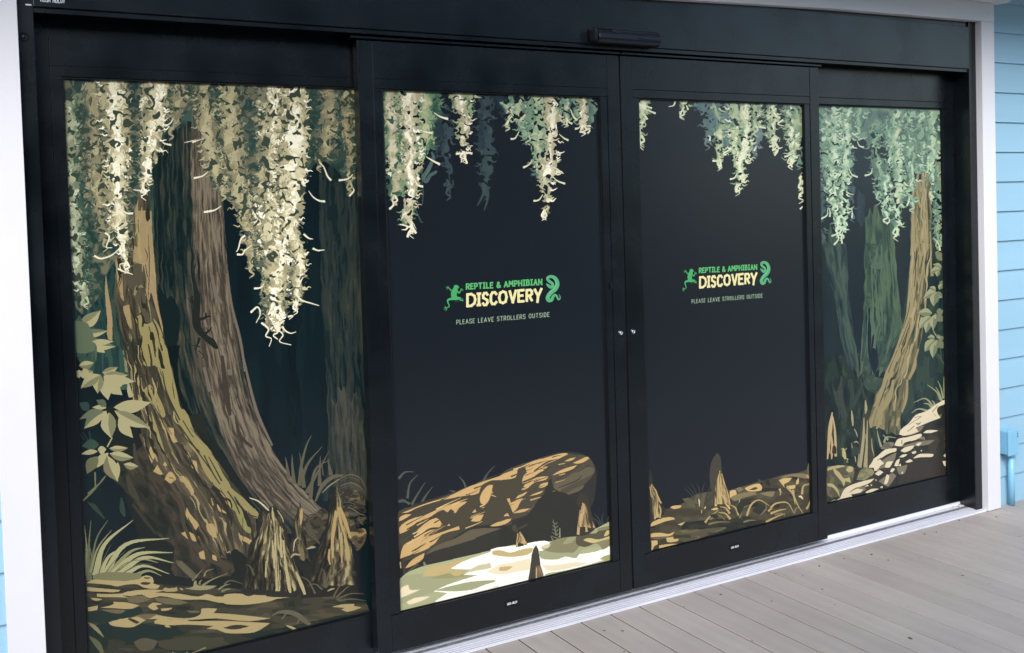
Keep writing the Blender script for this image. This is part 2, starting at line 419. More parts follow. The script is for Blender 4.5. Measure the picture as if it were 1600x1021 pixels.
def paint_left():
    s = Ras(-GX, -1.085, SZ0, SZ1, YS, RES, (19, 29, 33)); s.sc = 1.15; s.holes = (58, 68, 56)
    A, B, Cc, D, E, F, G, H, I = [crop(*a) for a in ((100,120,4.439),(320,120,4.254),(370,340,4.64),(110,330,4.441),(110,540,4.441),(130,640,3.926),(350,680,3.648),(130,860,6.343),(300,380,3.191))]; K = crop(0, 641, 2.667)
    BK = (19, 29, 33)
    # backdrop of dark strips
    s.camo([(95,110),(590,110),(590,1040),(95,1040)], [BK, (21,31,35), (22,33,36), (24,36,38)], 16, 150, 101, 2)
    s.camo([(95,110),(240,120),(240,560),(120,560)], [(30,46,50), (38,58,56), (52,74,64), (60,80,68)], 8, 60, 107, 3)
    s.camo([(240,130),(560,140),(555,250),(400,230),(240,210)], [(38,56,54), (52,72,64), (62,84,74), (70,90,78)], 16, 14, 109, 3)
    # far right trunk
    s.bark([(498,240),(499,340),(503,480),(510,600),(512,700),(500,800)], [(590,240),(590,500),(590,700),(590,860)],
           [(22,33,36), (28,39,40), (38,47,46), (48,54,49), (58,62,54)], 111, 4, 60, gain=.9, bias=-.08, lu=.35, la=.15)
    s.bark([(516,600),(520,700),(530,800)], [(566,560),(570,700),(575,820)], [None, (44,50,46), (58,60,54), (68,68,60)], 113, 3, 40, bias=-.1)
    s.bark([(448,500),(450,700)], [(470,480),(474,700)], [None, None, (16,28,32), (18,31,35)], 114, 4, 80)
    # middle trunk: dark green left half, grey brown right half
    s.bark([(238,180),(240,340),(243,480),(262,600),(300,700),(360,790),(400,850)], [(345,160),(349,340),(360,452),(375,550),(394,632),(435,719),(487,780),(530,815),(560,850)],
           [(22,33,33), (30,41,39), (40,49,45), (54,57,49), (72,68,58), (84,78,66), (100,93,80)], 121, 3.2, 60, gain=1.0, bias=-.38, lu=.78, lw=.42, la=.52, fine=.45)
    s.bark([(300,150),(298,250),(300,340),(306,452),(318,560),(340,660),(372,740),(420,800),(470,835)], [(342,150),(346,240),(349,340),(360,452),(375,550),(394,632),(435,719),(487,780),(530,815)],
           [None, None, (64,58,50), (84,76,64), (100,91,76), (116,106,88)], 123, 2.6, 46, gain=1.2, bias=-.03, fine=.6)
    for pts in (I((175,150,8),(200,320,12),(240,480,14),(265,640,12)), I((255,560,8),(290,720,14),(330,860,16),(400,1010,10)), I((100,160,12),(120,260,20),(150,300,10)), I((60,620,14),(90,740,20)), I((185,630,20),(190,660,16))):
        s.stroke(pts, (104,95,82))
    for pts in (I((150,60,7),(160,260,9),(190,480,6)), I((150,560,14),(170,740,30),(190,860,16)), I((215,860,8),(240,960,20),(300,1020,12)), I((60,420,10),(60,520,20),(80,620,8))):
        s.stroke(pts, (62,56,48))
    s.spoly(D((605,500),(640,560),(665,610),(700,590),(735,640),(760,700),(755,850),(740,960),(760,1020),(670,1020),(650,880),(620,700)), (25,35,35))
    s.spoly(E((670,0),(760,0),(745,120),(760,300),(840,480),(900,560),(930,660),(880,620),(800,480),(740,330),(700,180)), (19,29,29))
    s.spoly(F((640,40),(730,20),(800,260),(900,380),(900,470),(790,280),(700,150)), (38,40,36))
    # trunk behind the leaves, left
    s.bark(D((120,300),(130,560),(190,760),(240,1000)), D((350,200),(330,560),(330,760),(380,1010)), [None, (28,48,50), (40,62,56), (56,70,60)], 127, 5, 50)
    s.spoly([(165,640),(215,620),(330,690),(400,800),(410,900),(420,940),(260,960),(225,860),(190,760)], (31,36,33), 3)
    # root mass, lower left of the trunk
    s.camo(F((110,380),(240,300),(330,250),(420,190),(520,330),(600,470),(720,640),(830,780),(900,900),(903,1021),(560,1021),(560,850),(440,760),(330,600),(240,480)),
           [(34,38,34), (42,44,38), (52,50,42), (64,58,48)], 16, 14, 141, 4, gain=1.2, shear=-.8)
    s.camo(F((590,340),(720,240),(820,470),(850,620),(880,860),(760,690),(640,500)), [(30,34,32), (36,38,34), (50,48,40)], 14, 18, 143, 4, bias=-.1)
    # front trunk
    s.bark(A((390,440),(375,800)) + D((320,0),(318,430),(300,560),(340,800),(380,1020)) + E((400,150),(430,350),(480,560),(560,800),(700,1000)) + [(300,830),(335,880)], A((560,440),(590,800)) + D((560,0),(590,430),(600,600),(640,800),(680,1020)) + E((715,200),(790,470),(900,640),(977,740)) + [(360,750),(395,800),(402,850),(398,880)],
           [(44,46,40), (58,56,46), (74,68,54), (88,80,62), (110,100,74)], 131, 3.4, 50, gain=1.1, bias=-.22, fine=.4)
    for q in (A((420,570,10),(435,760,26),(425,1021,30)), A((500,560,16),(500,800,26),(505,1021,22))): s.stroke(q, (146,128,92))
    s.stroke(A((460,640,8),(470,850,14),(460,1021,10)), (74,66,52)); s.stroke(A((390,680,20),(400,850,24),(395,1021,20)), (52,50,42))
    TAN, GOLD, DK = (146,128,92), (138,128,84), (60,55,46)
    for c, q in ((TAN, D((372,0),(435,0),(440,60),(405,180),(400,290),(380,300),(385,180))), (TAN, D((440,0),(562,0),(566,130),(590,420),(606,640),(640,800),(645,860),(600,700),(560,560),(545,630),(520,600),(530,500),(505,400),(470,360),(432,350),(430,240),(460,250),(490,310),(480,180),(470,60))),
                 (TAN, D((316,180),(345,170),(345,300),(360,430),(365,560),(372,630),(350,600),(320,430))), (TAN, D((368,660),(408,650),(420,740),(424,820),(400,790),(385,740),(370,700))),
                 (TAN, D((246,430),(262,560),(286,700),(292,820),(290,900),(262,890),(256,760),(240,570))),
                 (GOLD, D((450,740),(490,720),(510,780),(548,780),(560,740),(590,760),(640,860),(665,1020),(560,1020),(540,920),(520,1020),(480,940),(490,880),(470,800))),
                 (GOLD, E((480,0),(540,0),(560,120),(550,140),(580,40),(600,0),(660,0),(690,120),(715,220),(740,330),(760,420),(800,500),(870,620),(977,740),(977,860),(920,800),(860,700),(780,600),(740,510),(690,380),(650,300),(620,200),(590,140),(545,145),(510,135),(490,60))),
                 (GOLD, E((510,310),(550,270),(600,330),(660,490),(640,500),(570,400),(610,490),(560,400))),
                 (GOLD, E((560,450),(600,560),(655,740),(640,740),(590,620))), (GOLD, E((680,580),(715,570),(720,620),(745,665),(715,680))),
                 (GOLD, F((560,0),(620,0),(690,160),(740,240),(800,290),(860,400),(903,470),(903,550),(800,460),(740,380),(700,280),(650,220),(600,100))),
                 (GOLD, G((0,240),(40,300),(100,350),(150,400),(200,450),(205,480),(170,470),(130,430),(110,440),(160,540),(150,560),(100,520),(60,430),(0,400))),
                 ((132,128,80), G((40,340),(80,370),(130,480),(160,555),(140,560),(100,520),(60,420)))):
        s.spoly(q, c, 2)
    for q in (D((470,60,6),(480,200,10),(478,300,6)), D((540,160,3),(548,380,6),(540,600,4)), D((520,370,4),(535,460,6)), D((560,740,10),(600,820,12),(635,970,9)), D((545,800,6),(575,920,9),(590,1015,8)), D((465,740,9),(475,860,5)),
              D((540,925,8),(556,1015,6)), E((630,0,12),(640,40,8)), E((545,0,6),(560,90,14),(566,180,10),(580,340,9)), E((640,180,5),(660,300,11),(700,400,12),(760,520,10)), E((600,150,9),(610,280,7),(640,400,8)),
              E((780,520,8),(840,620,7),(860,640,4)), E((560,290,7),(600,400,8),(640,540,10)), E((760,560,10),(850,690,11),(900,760,9),(977,870,8)), E((500,40,8),(505,120,6)), F((600,150,9),(690,240,7)), F((740,280,8),(800,400,9),(840,460,6)), F((770,290,6),(850,440,10)),
              G((20,320,8),(60,380,8),(90,450,7)), G((60,350,6),(120,440,9),(190,470,6)), E((480,120,4),(500,200,12),(560,220,6)), E((690,480,18),(710,560,10))):
        s.stroke(q, DK)
    for q in (D((430,370),(500,370),(520,430),(525,500),(500,520),(490,540),(530,600),(560,640),(590,720),(550,780),(520,770),(500,720),(470,640),(440,560),(400,520),(380,400)),):
        s.spoly(q, (78,74,60))
    for q in (D((450,520),(460,560),(450,590),(438,580)), D((470,530),(490,508),(508,532)), D((470,640),(490,700),(480,710)), D((400,530),(408,550),(402,560)), D((415,850),(428,880),(420,920)), E((440,110),(465,190),(455,210)), E((370,80),(390,110),(398,190),(380,180))):
        s.poly(q, (128,118,88))
    s.stroke(F((310,210,14),(330,330,26),(370,400,8)), (62,60,50)); s.stroke(F((350,150,16),(400,260,26),(470,370,30),(560,430,20),(600,510,14)), (78,72,58))
    s.stroke(F((420,120,30),(430,200,20)), (70,66,54)); s.stroke(F((270,400,18),(300,500,44),(340,560,20)), (62,60,48)); s.stroke(F((300,580,16),(350,640,22),(440,760,14)), (52,52,44))
    s.stroke(F((530,500,20),(600,590,30),(620,720,24),(700,850,44),(800,920,50),(903,970,40)), (66,60,48))
    for q in (F((410,230),(440,230),(440,290),(420,330),(405,290)), F((430,380),(455,340),(490,400),(470,400)), F((500,320),(515,340),(505,350),(490,340)), F((500,430),(525,385),(545,385),(570,430),(535,455),(515,440)), F((595,410),(625,410),(660,460),(680,510),(665,530),(640,480)),
              F((635,600),(655,640),(710,710),(690,740),(660,700),(630,650)), F((755,700),(800,705),(820,790),(790,780),(760,740)), F((650,750),(680,770),(695,810),(670,805)), F((600,760),(625,750),(645,800)), F((710,880),(740,865),(750,920),(720,915)), F((790,890),(815,900),(820,930),(795,920)), F((520,110),(555,120),(560,180),(580,200),(550,200),(530,150)),
              F((820,575),(850,610),(903,650),(880,640),(830,620)), F((670,310),(695,320),(700,380),(685,370)), F((815,490),(903,560),(903,600),(850,540)), G((90,570),(140,590),(185,625),(170,665),(140,620),(105,600)), F((640,255),(660,290),(645,295))):
        s.spoly(q, (166,142,96), 2)
    s.stroke(F((710,430,10),(740,460,40),(760,500,10)), (62,58,48)); s.stroke(F((760,510,10),(790,570,40),(810,625,8)), (62,56,46)); s.stroke(F((785,545,5),(798,590,10)), (150,132,92))
    s.stroke(F((530,640,10),(570,740,18),(600,760,8)), (60,54,44)); s.stroke(F((570,930,20),(620,960,26),(700,1030,20)), (84,78,58))
    s.stroke(F((845,660,6),(870,680,8),(850,690,5)), (90,84,64))
    TL = A((390,440),(375,800)) + D((320,0),(318,430),(300,560),(340,800),(380,1020)) + E((400,150),(430,350),(480,560),(560,800),(700,1000)) + [(300,830),(335,880)]
    TR = A((560,440),(590,800)) + D((560,0),(590,430),(600,600),(640,800),(680,1020)) + E((715,200),(790,470),(900,640),(977,740)) + [(360,750),(395,800),(402,850),(398,880)]
    s.bark(TL, TR, [(56,50,40), None, None, None, None, None, None, (152,138,96)], 181, 2.6, 60, gain=1.35, fine=.4, wob=3, lu=.8, la=.08, lw=.3)
    s.bark(TL, TR, [(44,44,36), None, None, None, None, None], 183, 4.2, 80, gain=1.5, bias=.0, wob=3, lu=.0, la=-.12, lw=.5)
    # ferny plants and grasses behind the knees, right
    GR = (88,84,68); GR2 = (72,72,60)
    for q in (G((430,290),(440,180),(470,60),(500,0)), G((440,260),(480,160),(560,65)), G((470,330),(530,220),(600,90)), G((490,370),(520,200),(605,140)), G((400,280),(390,180),(388,110)), G((370,250),(360,180),(350,125)), G((545,290),(545,200),(550,120)), G((610,230),(600,180),(590,130)),
              G((455,300),(450,220),(430,100))):
        s.stroke(q, GR, 6.5, .6, 6)
    for q in (G((380,440),(385,390),(380,350)), G((565,230),(560,170),(565,140))): s.stroke(q, GR2, 3, .5)
    s.stroke(G((520,380,8),(560,290,22),(620,240,22),(680,230,10)), (92,88,70)); s.stroke(G((560,330,5),(600,290,9),(660,250,5)), (120,114,88))
    s.camo(G((420,520),(520,440),(570,420),(600,470),(560,560),(540,600),(480,640),(430,580)), [(44,44,38), (62,58,46), (84,80,62)], 12, 5, 151, 4)
    for k in range(14):
        y = 250+k*14
        s.stroke(G((660, y, 4), (720, y-25+k*2, 7), (775, y-5+k*3, 6), (805, y+40, 3)), ((96,92,72), (74,72,58), (58,56,46))[k % 3])
    for k in range(10):
        s.stroke(G((520+k*4, 600+k*4, 3), (480, 560-k*10, 6), (440+k*12, 500-k*5, 2)), ((90,84,66), (58,56,46))[k % 2])
    s.camo(G((650,330),(740,300),(805,380),(805,560),(740,620),(680,520)), [None, None, (52,50,42), (76,72,56), (100,92,68)], 9, 6, 153, 4)
    s.camo(G((690,570),(740,545),(805,535),(805,605),(760,660),(730,610)), [(52,47,37), (84,74,54), (140,122,84)], 12, 5, 155, 3)
    # ground
    s.camo(H((20,290),(300,280),(700,330),(1100,360),(1459,380)) + G((300,880),(600,900),(812,960),(812,1100)) + [(580,1040),(95,1040)], [(38,42,36), (48,50,40), (62,60,48), (76,70,54)], 46, 8, 161, 4, gain=1.1, shear=.02)
    s.camo([(95,985),(200,972),(300,990),(420,985),(575,960),(580,1040),(95,1040)], [(28,44,42), (34,44,38), (50,52,42), (66,62,50)], 50, 14, 163, 5, bias=-.1)
    s.spoly(H((40,620),(150,590),(300,620),(480,590),(560,560),(600,620),(400,680),(240,710),(50,710)), (34,48,42))
    s.spoly(H((500,910),(600,870),(740,900),(690,980),(560,990)), (82,76,60)); s.spoly(H((740,900),(950,870),(1150,850),(1450,920),(1400,960),(1100,990),(760,960)), (62,62,48))
    TG = (162,146,102)
    for q in (H((30,325),(100,290),(300,290),(520,290),(620,250),(680,265),(700,310),(690,330),(760,350),(740,378),(600,370),(540,340),(440,340),(330,358),(270,345)),
              H((38,365),(200,380),(370,395),(350,410),(200,412),(38,400)), H((135,430),(380,430),(440,410),(700,390),(810,400),(700,420),(960,432),(1140,460),(1230,435),(1320,460),(1459,450),(1459,520),(1350,520),(1200,490),(980,490),(760,455),(660,475),(580,440),(480,455),(380,445),(445,470),(300,465),(135,460)),
              H((75,475),(130,475),(190,488),(150,500),(100,495)), H((45,570),(145,548),(140,590),(50,605)), H((160,570),(300,535),(300,512),(440,520),(555,548),(480,580),(300,575)), H((250,715),(440,670),(620,690),(500,760),(380,762),(270,740)),
              H((640,560),(690,520),(790,535),(720,550),(745,580),(700,595)), H((770,580),(880,570),(870,585),(775,600)), H((700,710),(740,680),(900,690),(1045,688),(1000,712),(720,728)), K((515,878),(560,862),(640,852),(700,862),(800,866),(836,850),(840,828),(905,828),(890,846),(960,850),(1125,868),(1040,880),(900,868),(800,874),(660,870)), K((640,888),(720,872),(800,880),(900,878),(1125,888),(1090,912),(1060,926),(1000,931),(940,928),(900,914),(860,912),(890,900),(780,894),(700,897)), H((800,748),(840,742),(870,765),(820,762)),
              G((0,912),(100,905),(140,920),(200,900),(240,905),(240,920),(380,925),(300,935),(270,945),(150,965),(80,968),(0,960)), G((615,980),(680,965),(745,963),(740,975),(785,982),(740,1000),(700,1008),(670,995),(690,985))):
        s.spoly(q, TG, 2)
    for q in (H((440,680),(460,672),(560,715),(530,730)), K((930,908),(980,895),(1040,900),(1000,912),(960,914)), H((600,268),(670,270),(660,280),(610,280)), H((565,325),(600,315),(670,322),(660,335),(580,340))): s.spoly(q, (54,52,42), 2)
    for q in (H((430,470),(600,450),(660,490),(560,520),(450,510)), H((700,470),(900,480),(1040,520),(960,540),(740,510)), H((170,590),(380,590),(420,600),(370,628),(250,612)), H((510,650),(600,635),(740,632),(620,690),(560,665)), H((1030,600),(1150,605),(1150,615),(1040,612))): s.spoly(q, (100,92,68), 2)
    # small lizard on the ground
    s.stroke([(424,963,1),(436,957,4),(452,957,7),(466,962,8),(478,972,7),(485,976,4)], (92,88,70)); s.stroke([(448,958,3),(440,968,2)], (92,88,70)); s.stroke([(470,964,3),(464,975,2)], (92,88,70))
    s.stroke([(448,978,2),(458,982,4),(466,987,3)], TG)
    # cypress knees
    s.spoly([(384,893),(390,850),(400,838),(405,800),(412,798),(428,790),(442,812),(452,845),(462,880),(482,930),(400,930),(376,925)], (42,42,38), 2)
    s.spoly([(478,900),(462,880),(456,830),(468,790),(468,782),(474,812),(472,840),(480,880),(500,905)], (36,38,36), 2)
    s.spoly([(472,905),(500,850),(512,810),(518,770),(526,755),(534,800),(548,860),(556,900),(560,930),(470,935)], (38,38,34), 2)
    s.stroke(G((420,560,18),(440,500,26),(436,420,16)), (54,48,40)); s.stroke(G((390,680,14),(400,620,40),(430,560,14)), (58,52,44))
    KT = [(34,34,29), (48,45,37), (72,66,51), (108,100,73), (156,145,104)]
    s.bark([(412,797),(402,835),(390,872),(382,926)], [(430,792),(442,820),(458,872),(480,928)], KT, 187, 2.6, 26, gain=1.3, bias=-.22, lu=.75, la=.3, rag=5)
    s.bark([(466,790),(458,830),(464,880)], [(470,790),(475,830),(490,890)], KT[:4], 188, 2.6, 20, gain=1.2, bias=-.2, rag=4)
    s.bark([(525,757),(514,810),(502,850),(478,920)], [(528,757),(538,810),(550,860),(560,920)], KT, 189, 2.8, 26, gain=1.2, bias=-.32, lu=.75, la=.35, rag=5)
    TK = (166,154,112)
    for q in (G((290,560,6),(300,700,14),(305,890,22)), G((320,520,6),(325,640,14),(330,700,10)), G((340,600,10),(345,690,12),(370,860,20),(380,900,10)), G((275,600,6),(285,700,12),(285,760,6)), G((275,410,5),(280,470,12),(285,500,5)), G((305,430,4),(330,470,6),(340,500,3)), G((240,720,5),(238,800,10),(240,810,4)), G((410,780,8),(440,850,20),(462,910,14)), G((320,770,3),(318,890,5)), G((390,830,6),(402,890,10)), G((330,530,3),(338,550,4))):
        s.stroke(q, TK)
    for q in (G((300,560,5),(305,780,5)), G((265,540,3),(255,600,5)), G((300,720,3),(310,880,4))): s.stroke(q, (84,78,60))
    for q in (G((635,430,8),(628,520,20),(618,600,18),(622,700,8)), G((650,410,10),(665,500,14),(690,580,12),(710,680,20),(705,735,8)), G((660,410,14),(690,490,22),(722,590,10)), G((665,570,8),(670,650,14),(672,730,6)), G((600,650,8),(598,700,14),(605,740,6)), G((442,420,12),(440,470,18),(436,512,8))):
        s.stroke(q, (164,140,92))
    s.stroke(G((145,358,4),(200,380,8),(255,430,8)), (196,186,146)); s.stroke(G((395,665,3),(402,610,7),(420,585,3)), (176,168,130)); s.stroke(G((380,700,6),(400,680,12),(438,685,6)), (150,142,108)); s.stroke(G((470,650,4),(500,640,14),(522,640,6)), (150,140,104))
    # plant at the knee feet
    for q in (G((570,870),(575,800),(560,760)), G((575,870),(600,780),(640,700)), G((580,870),(640,790),(710,740)), G((625,920),(660,860),(710,815)), G((640,925),(700,870),(720,860)), G((640,940),(720,905),(800,905)), G((650,945),(730,935),(812,945)), G((560,880),(520,850),(470,860)), G((520,905),(480,830),(430,805)), G((0,850),(40,830),(110,850)), G((0,880),(30,875),(70,885)), G((170,800),(150,750),(120,740))):
        s.stroke(q, (84,82,64), 3.2, .6, 5)
    s.stroke(G((590,890,5),(610,880,10),(630,875,5)), (150,138,100))
    # grass tussocks left
    GL, GM, GD = (156,154,112), (128,128,92), (98,102,76)
    for a, b, c, ww in (((40,300),(45,100),(30,-100),9), ((70,300),(80,60),(55,-60),9),):
        s.stroke(H(a, b, c), GD, ww/2, .6, 5)
    for pts, c, ww in ((F((10,1021),(20,850),(8,715)), GM, 4), (F((30,1021),(36,820),(48,680)), GD, 4), (F((40,1021),(80,800),(150,680)), GD, 3.5), (F((45,1000),(90,850),(175,740)), GM, 3.5), (F((75,1021),(130,830),(305,680)), GL, 9), (F((100,1021),(160,900),(255,850)), GL, 6), (F((130,1021),(260,830),(530,790)), GL, 9), (F((150,1021),(280,880),(380,845)), GM, 7), (F((170,1021),(330,890),(552,878)), GL, 9),
                       (F((200,1010),(340,920),(460,940)), GM, 6), (F((210,1021),(370,910),(556,942)), GL, 8), (F((250,1021),(370,960),(530,1010)), GL, 6), (F((310,1021),(400,990),(480,1021)), GM, 5)):
        s.stroke(pts, c, ww*1.25, .7, 6)
    for pts in (F((95,1010),(120,930),(170,830)), F((140,1000),(200,920),(260,870)), F((180,1015),(250,950),(330,920)), F((215,990),(300,930),(370,925)), F((250,1000),(340,950),(420,950))): s.stroke(pts, (88,90,66), 1.8, .6, 4)
    s.spoly(F((60,1021),(120,1000),(260,1000),(360,1008),(350,1040),(60,1040)), (112,112,80), 2)
    for q in (H((1080,300),(1120,260),(1185,190)), H((1180,350),(1280,290),(1430,230)), H((1200,260),(1220,210),(1290,185)), H((1150,340),(1160,310),(1180,295)), H((1340,390),(1400,350),(1459,335)), H((1370,410),(1420,390),(1459,385))): s.stroke(q, (120,116,84), 3.4, .6, 5)
    s.spoly(H((1000,378),(1090,360),(1100,310),(1120,300),(1130,345),(1230,350),(1325,352),(1260,385),(1120,395)), (136,130,94), 2)
    s.spoly(H((790,390),(810,370),(850,378),(930,365),(935,405),(880,412),(800,405)), (150,134,96), 2); s.stroke(H((955,378,8),(975,385,20),(990,395,8)), (150,134,96))
    s.spoly(H((930,140),(970,100),(1100,260),(1110,300),(1060,270)), (92,88,68), 2)
    s.stroke(H((45,715,6),(120,770,40),(205,862,6)), (128,126,92)); s.stroke(H((55,850,10),(140,930,60),(195,1025,30)), (92,94,68)); s.stroke(H((1080,1021,6),(1215,965,18)), (120,112,80))
    for x in (885, 1025): s.stroke(H((x,1040,8),(x+5,1008,4)), (190,190,150))
    # leafy vine, left edge
    LA, LB, LC = (158,152,112), (118,118,88), (96,104,80)
    leaf(s, *D((60,800),(210,690)), 20, LA, LB); leaf(s, *D((80,850),(260,830)), 13, LA, LC); leaf(s, *D((90,900),(315,940)), 18, LA, LC); leaf(s, *D((160,900),(240,985)), 14, LA); leaf(s, *D((40,870),(60,720)), 16, (60,78,64)); s.spoly(D((30,760),(120,780),(180,960),(100,990),(40,980)), (88,100,78), 2); leaf(s, *D((150,905),(300,905)), 9, LA)
    s.stroke(E((175,0,14),(178,60,12),(175,110,8)), (80,88,68))
    leaf(s, *E((60,140),(165,120)), 14, (112,112,84), LA); leaf(s, *E((55,200),(160,180)), 15, LA, LB); leaf(s, *E((60,170),(60,228)), 12, LA); leaf(s, *E((90,160),(130,220)), 12, LA)
    leaf(s, *E((220,190),(330,150)), 11, LA, LB); leaf(s, *E((230,200),(400,205)), 13, LA, LB); leaf(s, *E((240,215),(448,250)), 15, LA); leaf(s, *E((245,225),(362,345)), 20, LA); leaf(s, *E((250,230),(262,380)), 18, LA); leaf(s, *E((210,205),(190,335)), 17, LA, LB); leaf(s, *E((210,205),(72,298)), 18, LA, LB)
    s.spoly(E((230,210),(320,215),(360,280),(300,310),(250,300)), LA, 2)
    leaf(s, *E((300,430),(560,395)), 20, LA); leaf(s, *E((305,452),(555,570)), 19, LA, LB); leaf(s, *E((335,500),(435,642)), 17, LA); leaf(s, *E((270,465),(285,645)), 24, LA, LB); s.stroke(E((290,640,8),(255,705,10)), LA)
    leaf(s, *E((250,455),(205,525)), 13, LA); leaf(s, *E((235,460),(95,578)), 20, LC, LA); leaf(s, *E((230,440),(60,515)), 11, LC); leaf(s, *E((250,435),(150,430)), 7, LA); leaf(s, *E((130,450),(60,400)), 14, (50,68,58)); leaf(s, *E((250,425),(180,380)), 11, (84,92,72)); s.stroke(E((400,260,10),(410,320,30),(420,360,26)), LA)
    leaf(s, *E((190,735),(75,755)), 8, LA); leaf(s, *E((200,690),(80,700)), 16, (56,74,62)); leaf(s, *E((190,720),(250,720)), 13, LA); leaf(s, *E((262,745),(185,850)), 14, LA); leaf(s, *E((190,770),(115,892)), 18, (100,100,74)); leaf(s, *E((270,715),(400,712)), 10, LB, LA); leaf(s, *E((270,750),(440,780)), 14, LB, LA); leaf(s, *E((370,825),(472,840)), 11, LB, LA)
    leaf(s, *E((255,765),(330,945)), 22, (112,108,80), LA); leaf(s, *E((330,810),(325,945)), 10, LA)
    for q in (E((168,880,8),(175,1000,10)), E((245,905,8),(200,960,11),(120,1030,10)), F((75,385,6),(75,480,8)), F((135,410,5),(60,500,10),(0,560,9))): s.stroke(q, (104,106,78))
    for q in (F((30,570,6),(70,600,30),(130,670,8)), F((235,540,8),(240,610,34),(255,660,10))): s.stroke(q, (46,60,50))
    for q in (E((130,590,5),(140,660,10)), E((85,600,4),(130,670,6)), E((100,660,3),(60,600,3))): s.stroke(q, (46,62,56))
    # lizard on the middle trunk, head down
    LZ = (36,40,36)
    s.stroke([(306,411,1),(303,425,3),(305,445,4),(309,462,7),(308,478,10),(306,495,12),(308,510,12),(314,520,10),(322,528,9),(330,534,11),(336,541,8),(340,545,3)], LZ, n=5)
    for q in ([(306,478,5),(300,470,4),(300,463,3)], [(310,500,4),(320,497,4),(322,489,2)], [(310,500,4),(324,495,3),(330,494,1.5)], [(316,524,5),(326,518,3),(331,512,1.5)], [(326,518,2),(322,512,1.5)], [(312,528,5),(308,540,3),(306,548,2)], [(308,540,2),(302,541,1)], [(309,541,2),(314,543,1)], [(310,548,1.4),(318,556,1.4),(316,561,1)], [(298,472,1.6),(293,466,1)]): s.stroke(q, LZ)
    # Spanish moss
    DG = (50,72,64); W1 = [DG, (84,92,78), (122,120,96), (150,143,112), (172,164,126), (200,192,154), (224,217,184), (240,234,208)]
    W2 = [(44,64,58), (60,80,70), (92,98,82), (116,112,88), (134,128,98), (150,142,108), (166,160,124)]
    W0 = [(46,68,62), (60,86,72), (112,122,98), (140,144,114), (166,172,138), (190,198,168)]
    def seed_back(): 
        s.camo([(98,110),(260,118),(262,200),(236,260),(210,330),(205,380),(170,420),(150,470),(118,480),(105,300)], [(40,58,53), (44,62,55), (52,70,60), (84,88,72), (104,103,80)], 9, 9, 171, 5, gain=1.35)
        s.camo([(255,125),(345,130),(336,160),(300,172),(262,168)], [(42,60,55), (50,70,62), (74,84,70), (108,105,82)], 9, 8, 173, 5, gain=1.3)
        s.camo([(305,130),(480,135),(485,220),(470,330),(430,420),(400,420),(375,330),(330,290),(320,200)], [(46,66,59), (50,68,60), (60,76,65), (88,90,74), (108,105,82)], 9, 9, 175, 6, gain=1.3)
        s.camo([(470,140),(552,142),(553,300),(530,270),(500,250),(480,262)], [(38,54,50), (44,62,56), (52,70,60), (80,84,68)], 9, 9, 177, 6, gain=1.25)
    seed_back()
    s.moss([(112,150,14),(114,230,17),(118,310,14),(122,380,16),(128,430,12),(134,470,6)], W0, 201, lu=-.3, tend=.9)
    s.moss([(140,130,16),(142,220,18),(148,300,18),(158,350,12),(165,380,6)], W2, 203, lu=.3)
    s.moss([(178,118,23),(182,180,23),(186,240,20),(184,300,15),(188,350,15),(192,385,9),(198,415,4)], W1, 205, lu=-.05, bias=.12)
    s.moss([(243,118,19),(240,170,20),(236,215,18),(230,250,16),(224,285,9),(224,298,3)], W1, 207, lu=.25, bias=.06)
    s.moss([(285,128,15),(283,160,14),(275,190,8),(268,205,3)], W2, 209, lu=-.2, bias=.05)
    s.moss([(318,128,14),(325,200,17),(332,250,14),(345,285,12),(350,300,4)], W2+[(176,168,130)], 211, lu=-.1, bias=.12)
    s.moss([(366,130,20),(362,200,22),(368,260,20),(380,320,16),(390,380,9),(394,420,4)], W2+[(176,168,130)], 213, lu=-.1, bias=.1)
    s.moss([(428,125,30),(430,200,30),(434,260,34),(430,320,38),(432,370,36),(432,420,28),(430,460,22),(428,495,19),(430,515,9)], W1, 215, lu=.1, bias=.05, tend=1.1)
    s.moss([(455,120,22),(458,200,24),(455,260,24),(452,320,22),(446,380,16)], W1, 217, lu=.2, bias=.16, tend=.6)
    s.moss([(462,380,14),(468,420,13),(464,455,9),(462,478,4)], W1, 219, lu=.1, bias=.1, hole=.72)
    s.moss([(512,135,16),(514,190,17),(506,235,13),(498,255,5)], W2, 221, lu=.2, bias=.1)
    s.moss([(540,135,12),(543,200,10),(545,250,8),(546,290,4)], W2, 223, lu=0, bias=0, hole=.7)
    LT = (222,216,186)
